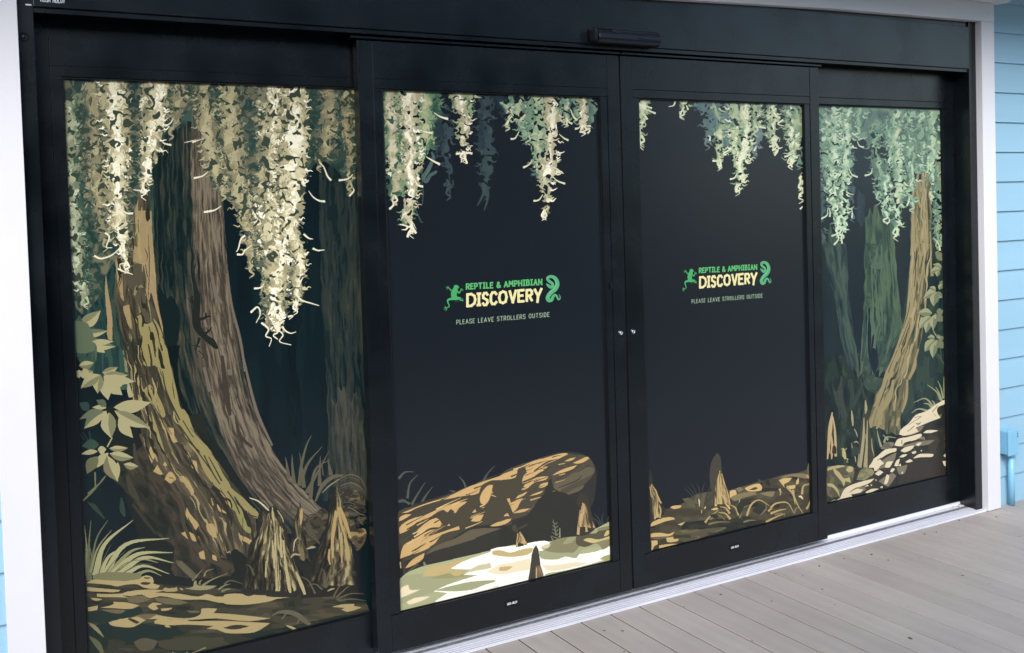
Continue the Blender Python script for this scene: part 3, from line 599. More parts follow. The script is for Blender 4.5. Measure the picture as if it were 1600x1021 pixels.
    for q in (Cc((60,130),(30,160),(10,230),(-5,250)), Cc((0,268),(40,268),(60,240),(110,200)), Cc((550,225),(590,240),(635,235)), Cc((440,570),(470,600),(530,620),(598,640)), Cc((180,765),(230,810),(210,860),(250,880),(235,935)), Cc((340,750),(290,800),(335,850),(310,900),(395,925)), Cc((330,790),(350,820),(390,840),(430,830)), Cc((485,120),(520,150),(552,158)), Cc((370,720),(405,715),(380,740)), Cc((125,515),(170,510),(200,480)), Cc((100,690),(150,650),(170,700),(140,765)), Cc((410,610),(440,635),(425,590)),
              A((890,455),(930,440),(960,430),(835,458)), A((745,475),(700,465),(680,450)), A((900,705),(960,690),(1000,660)), A((970,940),(1021,930),(1040,925)), A((480,950),(430,945),(370,900),(350,860)), A((565,800),(520,790),(480,785)), A((680,340),(730,330),(760,290)), A((610,710),(570,700),(520,715)), A((640,510),(690,520),(660,500)),
              B((800,830),(760,825),(720,800),(690,760)), B((840,690),(815,660),(790,600),(760,570)), B((890,690),(950,680),(985,650)), B((0,900),(60,890),(110,860)), B((960,795),(990,760),(985,740)),
              D((165,310),(210,330),(280,310),(330,270),(350,240)), D((330,400),(370,420),(432,440)), D((335,200),(380,215),(340,270),(390,350),(345,370),(350,410)), D((240,150),(270,180),(250,250),(290,255))):
        s.stroke(q, LT, 3.2, 1.0, 5)
    return s

def paint_door_left():
    s = Ras(-1.019, -.0948, GZ0, GZ1, YP, RES, (30, 34, 39)); s.sc = 1.2
    a, b, c, d = [crop(*k) for k in ((590,130,4.084),(770,140,4.865),(615,700,3.924),(780,700,4.643))]
    # faint far moss
    F1, F2 = [(48,60,64), (56,69,71), (64,77,76)], [(36,46,52), (42,53,58), (48,60,63)]
    s.moss(a((400,150,60),(420,300,50),(440,450,30),(450,560,22),(445,650,12),(455,690,4)), F1, 301, tend=.6, spike=.7)
    s.moss(a((350,250,50),(370,380,50),(380,450,20),(380,480,6)), F2, 303, tend=.4, spike=.6)
    s.moss(a((690,100,60),(690,250,50),(690,400,45),(695,520,35),(690,620,25),(690,690,12)), F1, 305, tend=.6, spike=.7)
    s.moss(a((650,200,20),(660,400,14)), F2, 307, tend=.3)
    s.moss(a((770,60,60),(800,180,20)), F2, 309, tend=.3)
    for q in (a((690,680,18),(660,740,14),(635,785,6)), a((705,690,18),(700,750,14),(680,815,6)), a((450,660,8),(465,720,6)), a((280,480,8),(285,640,6),(290,700,10),(285,775,6)), a((240,800,6),(275,880,10),(290,890,5)), a((480,620,10),(485,660,5))): s.stroke(q, F1[1])
    s.stroke(a((345,440,10),(355,480,22),(320,560,28),(290,600,22),(310,628,26),(335,590,22),(370,570,18),(375,558,8)), (72,90,88))
    s.stroke(a((348,500,3),(320,565,5),(300,610,4)), (92,112,102))
    CR1 = [(74,98,78), (112,134,102), (150,150,118), (168,160,130), (192,184,154), (214,208,180), (232,226,202)]
    GN = [(52,78,64), (70,96,76), (96,124,94), (124,146,110), (150,160,122), (176,172,136)]
    s.moss(a((330,30,70),(340,120,80),(320,220,60),(310,330,56),(300,410,50),(280,470,20)), GN, 311, lu=-.3, bias=.02, hole=.86)
    s.moss(a((70,30,50),(80,200,60),(95,330,65),(100,450,60),(120,560,66),(120,680,62),(110,740,20)), [(62,88,70)]+CR1[:6], 313, lu=.0, bias=-.06, hole=.75, holes=(58,84,68))
    s.moss(a((205,30,80),(200,150,78),(205,280,62),(215,400,58),(215,520,56),(205,600,60),(210,700,45),(205,760,34),(195,820,40),(205,880,34),(215,930,14)), CR1, 315, lu=.1, bias=.02, tend=1.1)
    s.moss(a((200,100,40),(195,300,34),(215,450,30),(205,560,26),(215,700,14)), CR1, 316, lu=0, bias=.16, tend=.3)
    s.moss(a((515,60,50),(540,130,55),(545,200,40),(555,280,40),(550,350,34),(545,420,26),(545,460,12)), CR1, 317, lu=0, bias=-.02)
    s.moss(a((590,60,30),(590,140,20),(585,200,10)), GN, 319)
    LT = (222,216,186)
    for q in (a((245,960),(225,930),(160,905),(140,905)), a((195,915),(180,935),(152,935)), a((225,900),(245,940),(215,880)), a((190,985),(200,950),(220,920),(210,880)), a((290,662),(255,650),(240,620)), a((75,805),(100,780),(95,750)), a((398,520),(350,495),(310,470)), a((570,515),(560,480),(540,465)), a((500,452),(530,450),(550,440)), a((605,450),(575,445),(560,440)), a((450,230),(400,215),(360,190)), a((350,318),(320,315),(290,310))):
        s.stroke(q, LT, 3.6, .9, 5)
    # right hand moss
    BG_ = [(66,86,84), (84,106,94), (110,134,110), (136,158,124), (162,172,138), (184,182,152)]
    s.moss(b((180,50,70),(190,130,70),(215,200,70),(230,260,55),(250,330,40),(265,370,12)), BG_, 321, lu=0, bias=.0)
    s.moss(b((60,90,30),(110,110,30),(140,180,20),(125,230,12),(115,265,4)), BG_, 323)
    s.moss(b((340,40,70),(340,150,80),(330,250,75),(335,350,70),(335,450,60),(355,550,60),(370,640,55),(380,690,35)), BG_, 325, lu=.1, bias=.06, hole=.74)
    s.moss(b((450,40,55),(455,150,60),(455,250,60),(440,330,60),(440,420,55),(440,500,55),(430,580,70),(420,660,50),(410,720,35),(410,780,26),(420,850,22),(415,900,14),(390,950,6)), CR1[1:], 327, lu=.0, bias=.04, tend=1.1)
    s.moss(b((555,55,45),(560,130,36),(555,200,24),(560,250,10)), BG_, 329, bias=.08)
    s.moss(b((620,70,40),(620,140,24),(630,200,10)), BG_[:4], 331)
    s.moss(b((690,60,45),(695,150,40),(690,220,34),(690,280,28),(690,300,14)), CR1, 333, lu=0, bias=.02)
    s.moss(b((750,60,30),(750,140,24),(745,220,10)), [(70,90,88), (88,110,98), (110,132,112)], 335)
    for q in (b((135,378),(170,370),(200,320)), b((230,595),(270,575),(300,540)), b((550,717),(500,700),(460,670)), b((575,388),(540,370),(505,340)), b((515,630),(480,600),(450,590)), b((310,848),(350,840),(380,800)), b((380,965),(400,920),(430,890)), b((605,262),(575,245),(560,210)), b((560,275),(565,240),(555,210)), b((665,330),(672,305),(690,290)), b((720,335),(738,310),(715,290)), b((625,300),(650,295),(670,270)), b((745,278),(715,278),(700,270)), b((105,270),(125,230),(145,200)), b((515,500),(490,490),(480,460)), b((640,235),(610,200),(590,150))):
        s.stroke(q, (206,206,170), 3.2, .9, 5)
    # grasses behind the log
    for q in (c((30,190),(70,150),(128,148)), c((85,310),(100,220),(148,165)), c((110,350),(150,280),(195,210)), c((170,340),(200,290),(238,240)), c((445,255),(430,210),(400,175)), c((545,215),(575,160),(622,108)), c((30,330),(60,320),(90,335)), c((100,345),(70,330),(30,335)), c((380,275),(360,265),(340,265))): s.stroke(q, (78,82,72), 4.2, .7, 5)
    for q in (d((740,560),(720,510),(680,470)), d((755,560),(745,510),(760,470)), d((780,560),(790,510),(800,480)), d((730,560),(700,520),(660,500))): s.stroke(q, (54,62,56), 3, .6, 5)
    # log
    L1, L2, L3, L4, BKL = (66,62,52), (84,78,64), (196,162,108), (176,146,98), (50,50,46)
    s.spoly([(623,820),(628,800),(700,772),(770,750),(845,715),(885,706),(916,712),(930,728),(931,760),(925,790),(900,800),(860,840),(800,855),(700,880),(640,905),(626,880)], BKL, 3)
    s.spoly(d((380,220),(500,80),(590,50),(650,70),(690,140),(690,180),(600,280),(480,350),(400,290)), (78,72,60), 3)
    s.spoly(c((30,390),(200,340),(450,240),(726,150),(726,480),(500,480),(260,620),(60,700),(30,600)), (70,66,54), 3)
    s.spoly(d((0,200),(250,90),(480,40),(600,60),(420,190),(340,260),(330,320),(260,430),(200,490),(0,540)), (74,70,58), 3)
    for q in (c((50,400),(200,340),(330,300),(470,235),(726,150),(726,190),(640,200),(560,235),(530,275),(400,300),(280,325),(140,370),(90,395)),
              c((35,490),(100,440),(200,410),(330,350),(455,328),(430,365),(390,400),(350,375),(330,395),(300,380),(200,440),(140,460),(80,510),(38,528)), c((35,430),(70,410),(110,408),(60,440),(35,450)),
              c((40,680),(60,600),(130,560),(240,535),(400,480),(405,500),(300,530),(240,600),(160,640),(70,668)), c((110,565),(150,500),(260,430),(315,465),(260,500),(200,540)), c((70,740),(110,690),(190,645),(180,680),(100,730)),
              c((475,450),(490,425),(552,408),(530,450)), c((480,400),(500,375),(508,395)), c((535,340),(530,300),(580,230),(610,228),(600,270),(585,320),(560,348)), c((590,480),(640,455),(720,440),(700,460),(620,482)), c((505,520),(560,500),(605,503),(560,518)), c((675,415),(700,400),(710,420)), c((695,320),(705,308),(726,350),(726,370)),
              d((0,210),(120,155),(250,95),(330,75),(480,38),(500,45),(400,95),(340,120),(280,160),(200,180),(190,145),(150,155),(120,215),(70,240),(0,240)), d((165,245),(180,200),(260,150),(355,135),(320,170),(240,215)), d((175,285),(200,250),(300,210),(360,208),(340,230),(260,250),(200,290)),
              d((285,290),(300,265),(355,250),(350,270),(310,290)), d((220,350),(250,335),(320,310),(300,330)), d((120,370),(140,345),(205,318),(180,345)), d((80,410),(110,385),(175,365),(150,400),(130,440),(100,470)), d((100,475),(150,450),(225,440),(180,465)), d((385,200),(440,165),(565,125),(540,150),(460,180)), d((470,100),(520,75),(555,70),(530,90)), d((535,110),(580,90),(640,65),(655,75),(610,105),(560,115)), d((35,500),(50,475),(65,490)), d((0,545),(50,520),(90,515),(50,540)), d((55,370),(75,365),(80,385),(65,395))):
        s.spoly(q, L3, 2)
    for q in (c((330,610),(400,580),(510,548),(490,565),(400,600)), c((190,660),(260,600),(380,555),(480,500),(660,495),(560,530),(400,590),(260,630)), d((395,290),(400,260),(480,220),(640,140),(690,150),(690,180),(600,230),(480,290),(430,310)), d((465,345),(540,300),(620,270),(600,300),(500,340)), d((200,470),(260,410),(262,430),(220,460))):
        s.spoly(q, (96,88,70), 2)
    for q in (c((170,360,4),(215,355,8),(180,365,4)), c((400,310,4),(470,290,8)), c((80,500,6),(200,440,10),(300,400,6)), c((120,560,5),(220,500,12),(310,490,5)), d((250,170,6),(340,110,12),(420,80,5)), d((200,260,5),(290,190,14),(370,150,6)), d((560,180,6),(660,120,10)), d((400,240,5),(520,170,12),(600,120,6)), c((30,540,16),(100,540,50),(145,515,10)), c((30,640,20),(50,600,20)), d((430,290,6),(560,240,12),(600,200,5))):
        s.stroke(q, L1)
    rg = random.Random(9)
    for i in range(110):
        t0 = rg.random(); v = rg.random(); ln = rg.uniform(.04, .16)
        def at_(t): return 628+255*t, (np.interp(t, [0, .28, .85, 1], [810, 773, 716, 708])*(1-v)+np.interp(t, [0, .28, .65, 1], [886, 842, 800, 770])*v)
        q = [at_(t0), at_(min(1, t0+ln/2)), at_(min(1, t0+ln))]
        s.stroke([q[0], (q[1][0], q[1][1]+rg.uniform(-1, 1)), q[2]], rg.choice((L1, L2, L4, (206,176,122), (70,64,50))), rg.uniform(1.2, 2.6), .4, 3)
    # shade of the log, twigs
    s.spoly(c((200,700),(260,640),(400,590),(560,540),(726,480),(726,620),(560,650),(400,690),(220,750)), (52,52,46), 2); s.spoly(d((0,600),(80,560),(200,490),(330,330),(450,320),(560,380),(580,640),(440,670),(300,680),(0,720)), (48,49,44), 2)
    s.stroke(c((60,690,16),(70,780,20)), (60,58,50)); s.stroke(c((185,700,8),(200,735,26),(212,750,10)), (130,116,90)); s.stroke(c((40,700,8),(45,740,6)), (196,170,120)); s.stroke(c((90,760,10),(150,710,16)), (80,78,64))
    # light shallows in front
    s.spoly([(626,905),(640,893),(700,876),(760,862),(800,852),(860,846),(905,838),(958,812),(958,885),(626,962)], (168,170,128), 3)
    WH, CRM, GRN, OCH = (250,246,228), (230,216,180), (158,160,122), (190,168,116)
    for cc, q in ((GRN, c((40,800),(180,770),(300,790),(400,780),(500,770),(480,800),(380,830),(260,880),(200,900),(40,960))), (OCH, c((175,790),(210,740),(330,710),(450,680),(400,720),(345,760),(250,785))), ((150,146,100), c((230,800),(330,770),(440,770),(480,780),(350,800))),
                  (WH, c((350,740),(420,700),(560,650),(680,612),(790,596),(790,826),(560,880),(400,930),(270,950),(255,940),(330,890),(245,880),(330,840),(520,780),(425,780),(500,745),(400,745))), (OCH, c((605,660),(640,640),(726,628),(726,665),(620,672))), (GRN, c((250,875),(340,850),(480,820),(660,810),(560,840),(480,870),(380,880))), ((196,190,150), c((430,770),(520,720),(665,700),(600,735),(500,755))),
                  (CRM, c((45,860),(90,840),(100,870),(165,868),(120,890),(45,920))), (CRM, c((80,945),(130,920),(225,912),(180,935),(90,960))), (CRM, c((580,870),(650,840),(726,835),(726,852),(620,875))), (OCH, c((610,755),(680,735),(726,728),(700,755))), (OCH, c((345,770),(400,748),(430,770),(380,788))),
                  (WH, d((-60,738),(150,705),(270,680),(350,678),(380,700),(300,720),(340,760),(420,780),(600,770),(740,740),(800,700),(812,790),(740,820),(640,850),(480,890),(330,920),(330,940),(0,1010),(-30,960),(-60,860))), (OCH, d((-50,752),(0,742),(80,760),(170,735),(245,725),(235,760),(120,790),(0,785),(-50,772))), (CRM, d((-90,900),(0,850),(100,830),(220,800),(230,880),(120,900),(0,920))), (OCH, d((0,870),(60,860),(100,860),(60,890),(0,892))), (CRM, d((310,850),(420,850),(560,830),(640,840),(520,870),(350,890))),
                  (GRN, d((290,750),(350,740),(480,730),(560,690),(720,700),(740,720),(600,740),(560,800),(480,790),(420,810),(300,800))), ((130,126,94), d((360,700),(400,670),(480,650),(560,640),(700,590),(812,560),(812,700),(750,740),(720,700),(600,700),(540,760),(500,760),(400,760),(330,745))), ((86,82,64), d((560,640),(640,620),(800,590),(800,640),(700,690),(620,720),(560,700))), ((160,156,118), d((640,620),(700,580),(720,600),(700,620))),
                  ((196,178,120), d((610,670),(640,655),(720,665),(800,640),(805,660),(740,675),(680,692))), ((196,178,120), d((760,640),(780,600),(803,600),(800,620),(775,640))), ((160,158,112), d((730,810),(760,785),(812,775),(812,820))), ((200,198,160), d((300,720),(340,700),(375,700),(350,730))), ((150,150,112), d((460,700),(500,650),(560,650),(520,690)))):
        s.spoly(q, cc, 2)
    # three small knees and a sprig
    s.stroke(d((130,610,20),(110,580,40),(120,560,20)), (70,66,56)); s.stroke(d((140,590,16),(205,555,12)), (70,66,56)); s.spoly(d((120,720),(130,620),(155,605),(205,700),(160,715)), (60,54,46), 2)
    for q in (d((135,620,6),(128,715,14)), d((150,610,8),(160,660,10),(185,705,10)), d((160,620,4),(195,695,14))): s.stroke(q, (184,156,108))
    s.spoly(d((570,640),(580,540),(590,440),(560,400),(590,320),(640,360),(670,480),(700,580),(640,630)), (58,56,48), 2)
    for q in (d((590,450,10),(580,540,16),(572,630,20)), d((605,400,8),(620,470,14),(625,540,10)), d((620,410,6),(650,500,16),(690,580,12)), d((630,560,10),(635,610,16)), d((610,440,5),(660,560,7))): s.stroke(q, (184,156,108))
    for KL, KR, ks in ((d((600,400),(580,500),(565,630)), d((620,400),(655,500),(695,590)), 351), (d((140,620),(128,718)), d((160,610),(200,705)), 352)): s.bark(KL, KR, [(56,52,42), (74,66,52), (112,98,72), (158,134,94), (186,158,110)], ks, 2.2, 22, gain=1.3, bias=-.02, rag=3)
    s.spoly(d((208,970),(225,870),(245,740),(268,705),(285,740),(300,850),(322,935),(270,960)), (66,62,54), 2)
    s.spoly(d((262,960),(265,860),(300,850),(325,940)), (112,94,72), 2); s.stroke(d((270,950,5),(272,870,4)), (214,192,150)); s.stroke(d((312,935,3),(290,870,4)), (160,136,104))
    for k in range(5):
        y = 535+k*26
        s.stroke(d((405+k*4, y+20, 9), (385-k, y, 3)), (110,112,88)); s.stroke(d((408+k*4, y+20, 9), (425+k*2, y+4, 3)), (110,112,88))
    s.stroke(d((392,520,3),(415,640,12)), (110,112,88)); s.stroke(d((440,580,4),(440,650,10)), (150,150,120)); s.stroke(d((375,640,5),(395,680,10)), (120,120,94))
    # frog on the log
    s.stroke(c((600,265,6),(620,268,4)), L3); s.stroke(c((600,290,7),(632,302,4)), L3)
    # darker animal outline over the log
    s.spoly(c((280,430),(310,380),(330,400),(345,378),(360,395),(380,400),(400,370),(450,330),(455,300),(520,280),(540,230),(600,200),(600,230),(540,290),(528,320),(540,350),(500,370),(470,430),(440,470),(415,480),(412,520),(404,480),(340,480),(300,470)), (72,67,54), 2)
    s.spoly(c((600,200),(680,200),(726,220),(726,300),(695,310),(726,400),(640,440),(560,470),(540,440),(560,400),(560,350),(600,320),(635,295),(610,280)), (72,67,54), 2)
    s.spoly(d((0,240),(120,215),(140,150),(195,140),(165,230),(170,290),(130,340),(60,400),(100,490),(60,500),(30,480),(0,500)), (72,67,54), 2)
    for q in (c((535,340),(530,300),(580,230),(610,228),(600,270),(585,320),(560,348)), d((35,500),(50,475),(65,490)), d((55,370),(75,365),(80,385),(65,395)), c((675,415),(700,400),(710,420)), c((480,400),(500,375),(508,395)), c((328,478),(340,465),(348,478))): s.spoly(q, L3, 2)
    return s

def paint_door_right():
    s = Ras(.0948, 1.019, GZ0, GZ1, YP, RES, (30, 34, 39)); s.sc = 1.0
    a, b = crop(990,145,5.52), crop(1010,690,5.674)
    TN = [(88,112,92), (116,140,108), (142,160,124), (164,176,138), (190,196,158), (214,216,184)]
    FT = [(78,96,98), (88,108,106), (98,118,112)]
    s.moss(a((620,80,90),(630,150,80),(650,230,60),(660,320,40),(640,430,30)), FT, 401, tend=.4, hole=.7)
    s.moss(a((770,90,80),(790,250,70),(800,380,40),(800,480,20)), FT, 403, tend=.4)
    s.moss(a((1060,320,50),(1065,400,40),(1050,500,10)), [(98,112,112), (112,128,122)], 405, tend=.8)
    s.moss(a((1330,90,80),(1380,200,70),(1400,400,50),(1430,620,40)), [(86,110,98), (98,124,106)], 407, tend=.4)
    s.moss(a((90,75,45),(85,130,50),(70,200,34),(70,270,30),(65,350,24),(70,400,18)), TN, 411, lu=-.2, bias=.14)
    s.moss(a((435,75,50),(440,110,34),(430,140,18),(415,170,6)), TN, 413, bias=.12)
    s.moss(a((690,85,55),(700,150,50),(740,230,50),(750,290,60),(740,340,36)), FT+TN[1:4], 415, bias=.02)
    s.moss(a((735,330,34),(735,420,38),(740,500,36),(745,560,36),(745,600,14)), TN, 417, bias=.06)
    s.moss(a((890,85,80),(890,200,70),(890,330,60),(880,440,55),(880,510,50)), TN, 419, lu=-.1, bias=.0, hole=.76)
    s.moss(a((960,85,45),(965,200,42),(970,310,42),(965,400,50),(960,480,55),(940,530,62),(920,590,55),(905,640,40),(915,700,36),(920,770,30),(900,820,8)), TN, 421, lu=.1, bias=.22, tend=1.1)
    s.moss(a((1050,90,50),(1050,180,40),(1050,260,36),(1050,300,14)), TN[:5], 423, bias=0)
    s.moss(a((1180,90,60),(1180,180,50),(1180,250,46),(1155,320,14)), TN[:5], 425, bias=.02)
    s.moss(a((1225,100,22),(1215,200,24),(1205,290,30),(1205,350,30),(1215,420,32),(1225,470,20)), TN, 427, bias=.22)
    s.moss(a((1400,95,50),(1400,200,60),(1400,320,60),(1400,420,50),(1380,500,30)), TN[:4], 429, bias=0)
    s.moss(a((1345,95,34),(1345,200,36),(1350,300,36),(1365,400,40),(1360,480,36),(1345,550,40),(1350,590,12)), TN, 431, bias=.14)
    s.moss(a((1445,720,16),(1445,800,14)), TN, 433); s.moss(a((1450,860,12),(1448,890,8)), TN, 435)
    LT = (206,212,178)
    for q in (a((50,400),(60,440),(50,460),(85,498)), a((190,180),(140,160),(100,140)), a((158,135),(120,120),(95,100)), a((360,70),(345,110),(300,122)), a((120,232),(100,200),(95,180)), a((735,655),(755,620),(745,590)), a((680,588),(720,590),(740,570)), a((830,748),(870,735),(890,700)), a((880,858),(900,810),(930,780)), a((1008,545),(970,530),(950,520)), a((1170,465),(1200,460),(1210,440)), a((1215,543),(1245,500),(1240,450)), a((1195,500),(1225,480),(1240,440)), a((1300,553),(1335,545),(1350,530)), a((1368,645),(1350,600),(1360,570)), a((1390,595),(1370,575),(1365,560)), a((1415,562),(1390,555),(1370,540)), a((1140,305),(1100,300),(1060,295)), a((1265,215),(1235,205),(1220,190)), a((1290,235),(1245,270),(1300,290)), a((400,195),(415,160),(430,130)), a((470,150),(460,120),(450,110)), a((780,520),(820,500),(850,490)), a((1000,420),(1030,410),(1040,390)), a((655,415),(660,380),(640,375)), a((1435,1005),(1450,990),(1455,980)), a((1430,870),(1440,895),(1455,890)), a((1040,505),(1050,480),(1060,460))):
        s.stroke(q, LT, 3.0, .9, 5)
    # ground
    D1, D2, D3, OC = (64,60,48), (84,78,60), (104,96,72), (196,168,112)
    s.camo(b((20,600),(180,600),(300,560),(420,480),(520,450),(740,430),(980,360),(1100,330),(1200,300),(1330,285),(1470,270),(1480,660),(1100,760),(300,930),(20,1010)), [(44,44,38), D1, (74,69,55), D2], 20, 9, 441, 3)
    s.camo(b((330,720),(500,700),(800,680),(1100,700),(1300,680),(1100,750),(700,820),(300,900)), [(40,44,40), (52,52,44), (66,62,50)], 26, 6, 443, 3, bias=-.1)
    s.camo(b((40,860),(240,790),(480,780),(700,760),(640,800),(400,880),(200,900)), [(60,58,46), (84,78,60), (100,94,72)], 24, 5, 445, 3)
    # fine grasses behind
    for q in (b((440,560),(400,480),(330,410)), b((450,560),(420,470),(360,390)), b((460,520),(430,430),(390,370)), b((480,520),(470,430),(440,370)), b((500,500),(500,420),(520,360)), b((540,540),(600,450),(680,400)), b((530,520),(560,420),(590,330)), b((560,520),(640,440),(660,430))): s.stroke(q, (58,62,54), 2.2, .5, 5)
    for q in (b((315,510),(380,500),(440,580),(420,590)), b((400,540),(440,490),(460,560)), b((430,480),(470,460),(490,560)), b((500,460),(530,450),(500,620),(480,560))): s.spoly(q, (88,84,64), 2)
    # knees
    s.spoly(b((22,700),(20,380),(28,250),(40,270),(62,380),(100,460),(140,560),(180,610),(140,640),(130,690)), (48,48,42), 2)
    for q in (b((48,380,12),(48,470,22),(60,540,12)), b((60,400,8),(90,470,18),(130,550,14)), b((65,540,10),(80,620,26),(75,690,14)), b((85,520,8),(125,600,14),(120,680,12)), b((30,400,5),(34,430,5))): s.stroke(q, (176,152,102))
    s.spoly(b((580,470),(560,300),(585,160),(630,100),(655,140),(668,250),(700,380),(730,440),(700,540),(600,580)), (66,64,54), 2)
    s.spoly(b((600,440),(610,340),(640,300),(660,280),(690,340),(720,440),(770,560),(700,600),(600,580)), (64,58,48), 2)
    for q in (b((650,260,6),(655,340,18),(650,420,10),(670,470,10)), b((628,340,10),(625,450,18),(615,575,22)), b((668,290,10),(690,400,26),(720,480,20),(740,560,12)), b((680,440,10),(700,530,26),(740,600,14)), b((655,430,8),(690,520,10))): s.stroke(q, OC)
    s.stroke(b((670,300,6),(690,400,10),(730,520,6)), (160,124,84))
    KT = [(56,52,42), (72,66,52), (104,92,68), (150,130,90), (182,158,108)]
    s.bark(b((630,260),(610,400),(600,580)), b((665,270),(700,400),(755,590)), KT, 447, 2.4, 24, gain=1.3, bias=-.02, lu=.6, la=.2, rag=4)
    s.bark(b((30,380),(34,480),(50,690)), b((60,380),(100,480),(130,690)), KT, 448, 2.4, 24, gain=1.3, bias=-.05, lu=.6, la=.2, rag=4)
    # ochre stones, twig, plants
    for q in (b((210,585),(240,570),(310,568),(305,585),(240,598)), b((40,730),(110,690),(240,675),(255,690),(180,705),(100,735),(40,755)), b((40,820),(120,810),(200,820),(248,800),(230,830),(100,845),(40,850)), b((175,855),(240,845),(240,865),(285,862),(280,882),(185,892)), b((112,925),(200,910),(280,908),(230,935),(115,950)), b((45,880),(95,880),(100,910),(70,930),(50,970),(45,970)), b((740,440),(790,430),(800,470),(740,500)), b((870,415),(900,400),(1000,375),(1025,400),(1020,430),(990,440),(900,440)), b((570,605),(620,585),(640,600),(600,610)), b((1175,345),(1220,325),(1290,325),(1260,360),(1220,380),(1225,410)), b((1245,395),(1320,385),(1320,415),(1250,425)), b((1330,350),(1350,320),(1350,370),(1325,385)), b((278,735),(345,712),(310,745))):
        s.spoly(q, OC, 2)
    for q in (b((740,500),(800,470),(960,450),(980,470),(860,500),(780,530)), b((1000,460),(1080,445),(1140,445),(1120,490),(1050,480)), b((1170,330),(1250,295),(1400,285),(1450,300),(1440,330),(1300,310)), b((790,420),(830,405),(860,425),(820,450))): s.spoly(q, (124,112,82), 2)
    s.spoly(b((910,430),(970,405),(990,415),(960,430)), (70,62,48), 2); s.spoly(b((985,330),(1030,350),(1010,375),(990,350)), (66,66,54), 2)
    for q in (b((890,660),(930,560),(1000,520),(1090,570)), b((1100,590),(1150,550),(1250,545),(1310,640)), b((1080,620),(1100,600),(1115,600)), b((1380,470),(1390,400),(1430,380),(1458,380)), b((740,640),(700,590),(650,580)), b((820,655),(790,590),(740,560)), b((520,720),(560,670),(640,610)), b((745,690),(700,640),(640,630)), b((820,580),(825,540),(825,510)), b((1245,400),(1300,470),(1340,560),(1390,640)), b((1300,430),(1310,500),(1320,560)), b((1420,600),(1440,560),(1458,500)), b((1180,420),(1190,450),(1185,480)), b((1420,300),(1450,330),(1440,320)), b((1100,640),(1180,610),(1240,600)), b((1060,715),(1150,670),(1230,640))):
        s.stroke(q, (172,150,98), 3.6, .8, 6)
    for q in (b((830,680),(850,600),(920,560)), b((1010,650),(1060,600),(1060,560)), b((550,735),(640,715),(740,715)), b((860,715),(920,700),(970,700)), b((560,690),(650,660),(700,700)), b((1140,650),(1200,640),(1230,660)), b((1310,640),(1330,590),(1370,600))): s.stroke(q, (120,110,82), 3.0, .8, 5)
    for q in (b((800,600),(840,520),(960,500),(880,560),(830,660)), b((940,620),(1000,550),(1060,580),(1010,650)), b((780,640),(800,680),(830,700)), b((560,660),(600,640),(640,660),(620,690))): s.spoly(q, (48,50,42), 2)
    s.spoly(b((1425,275),(1435,190),(1458,280),(1450,300)), (96,98,78), 2)
    s.stroke(b((1350,490,8),(1370,490,18),(1390,515,4)), (222,204,160)); s.stroke(b((460,510,4),(468,530,12),(470,580,3)), (200,190,150)); s.stroke(b((515,600,4),(525,580,12)), (210,196,150)); s.stroke(b((490,640,3),(490,610,8)), (180,170,130))
    return s

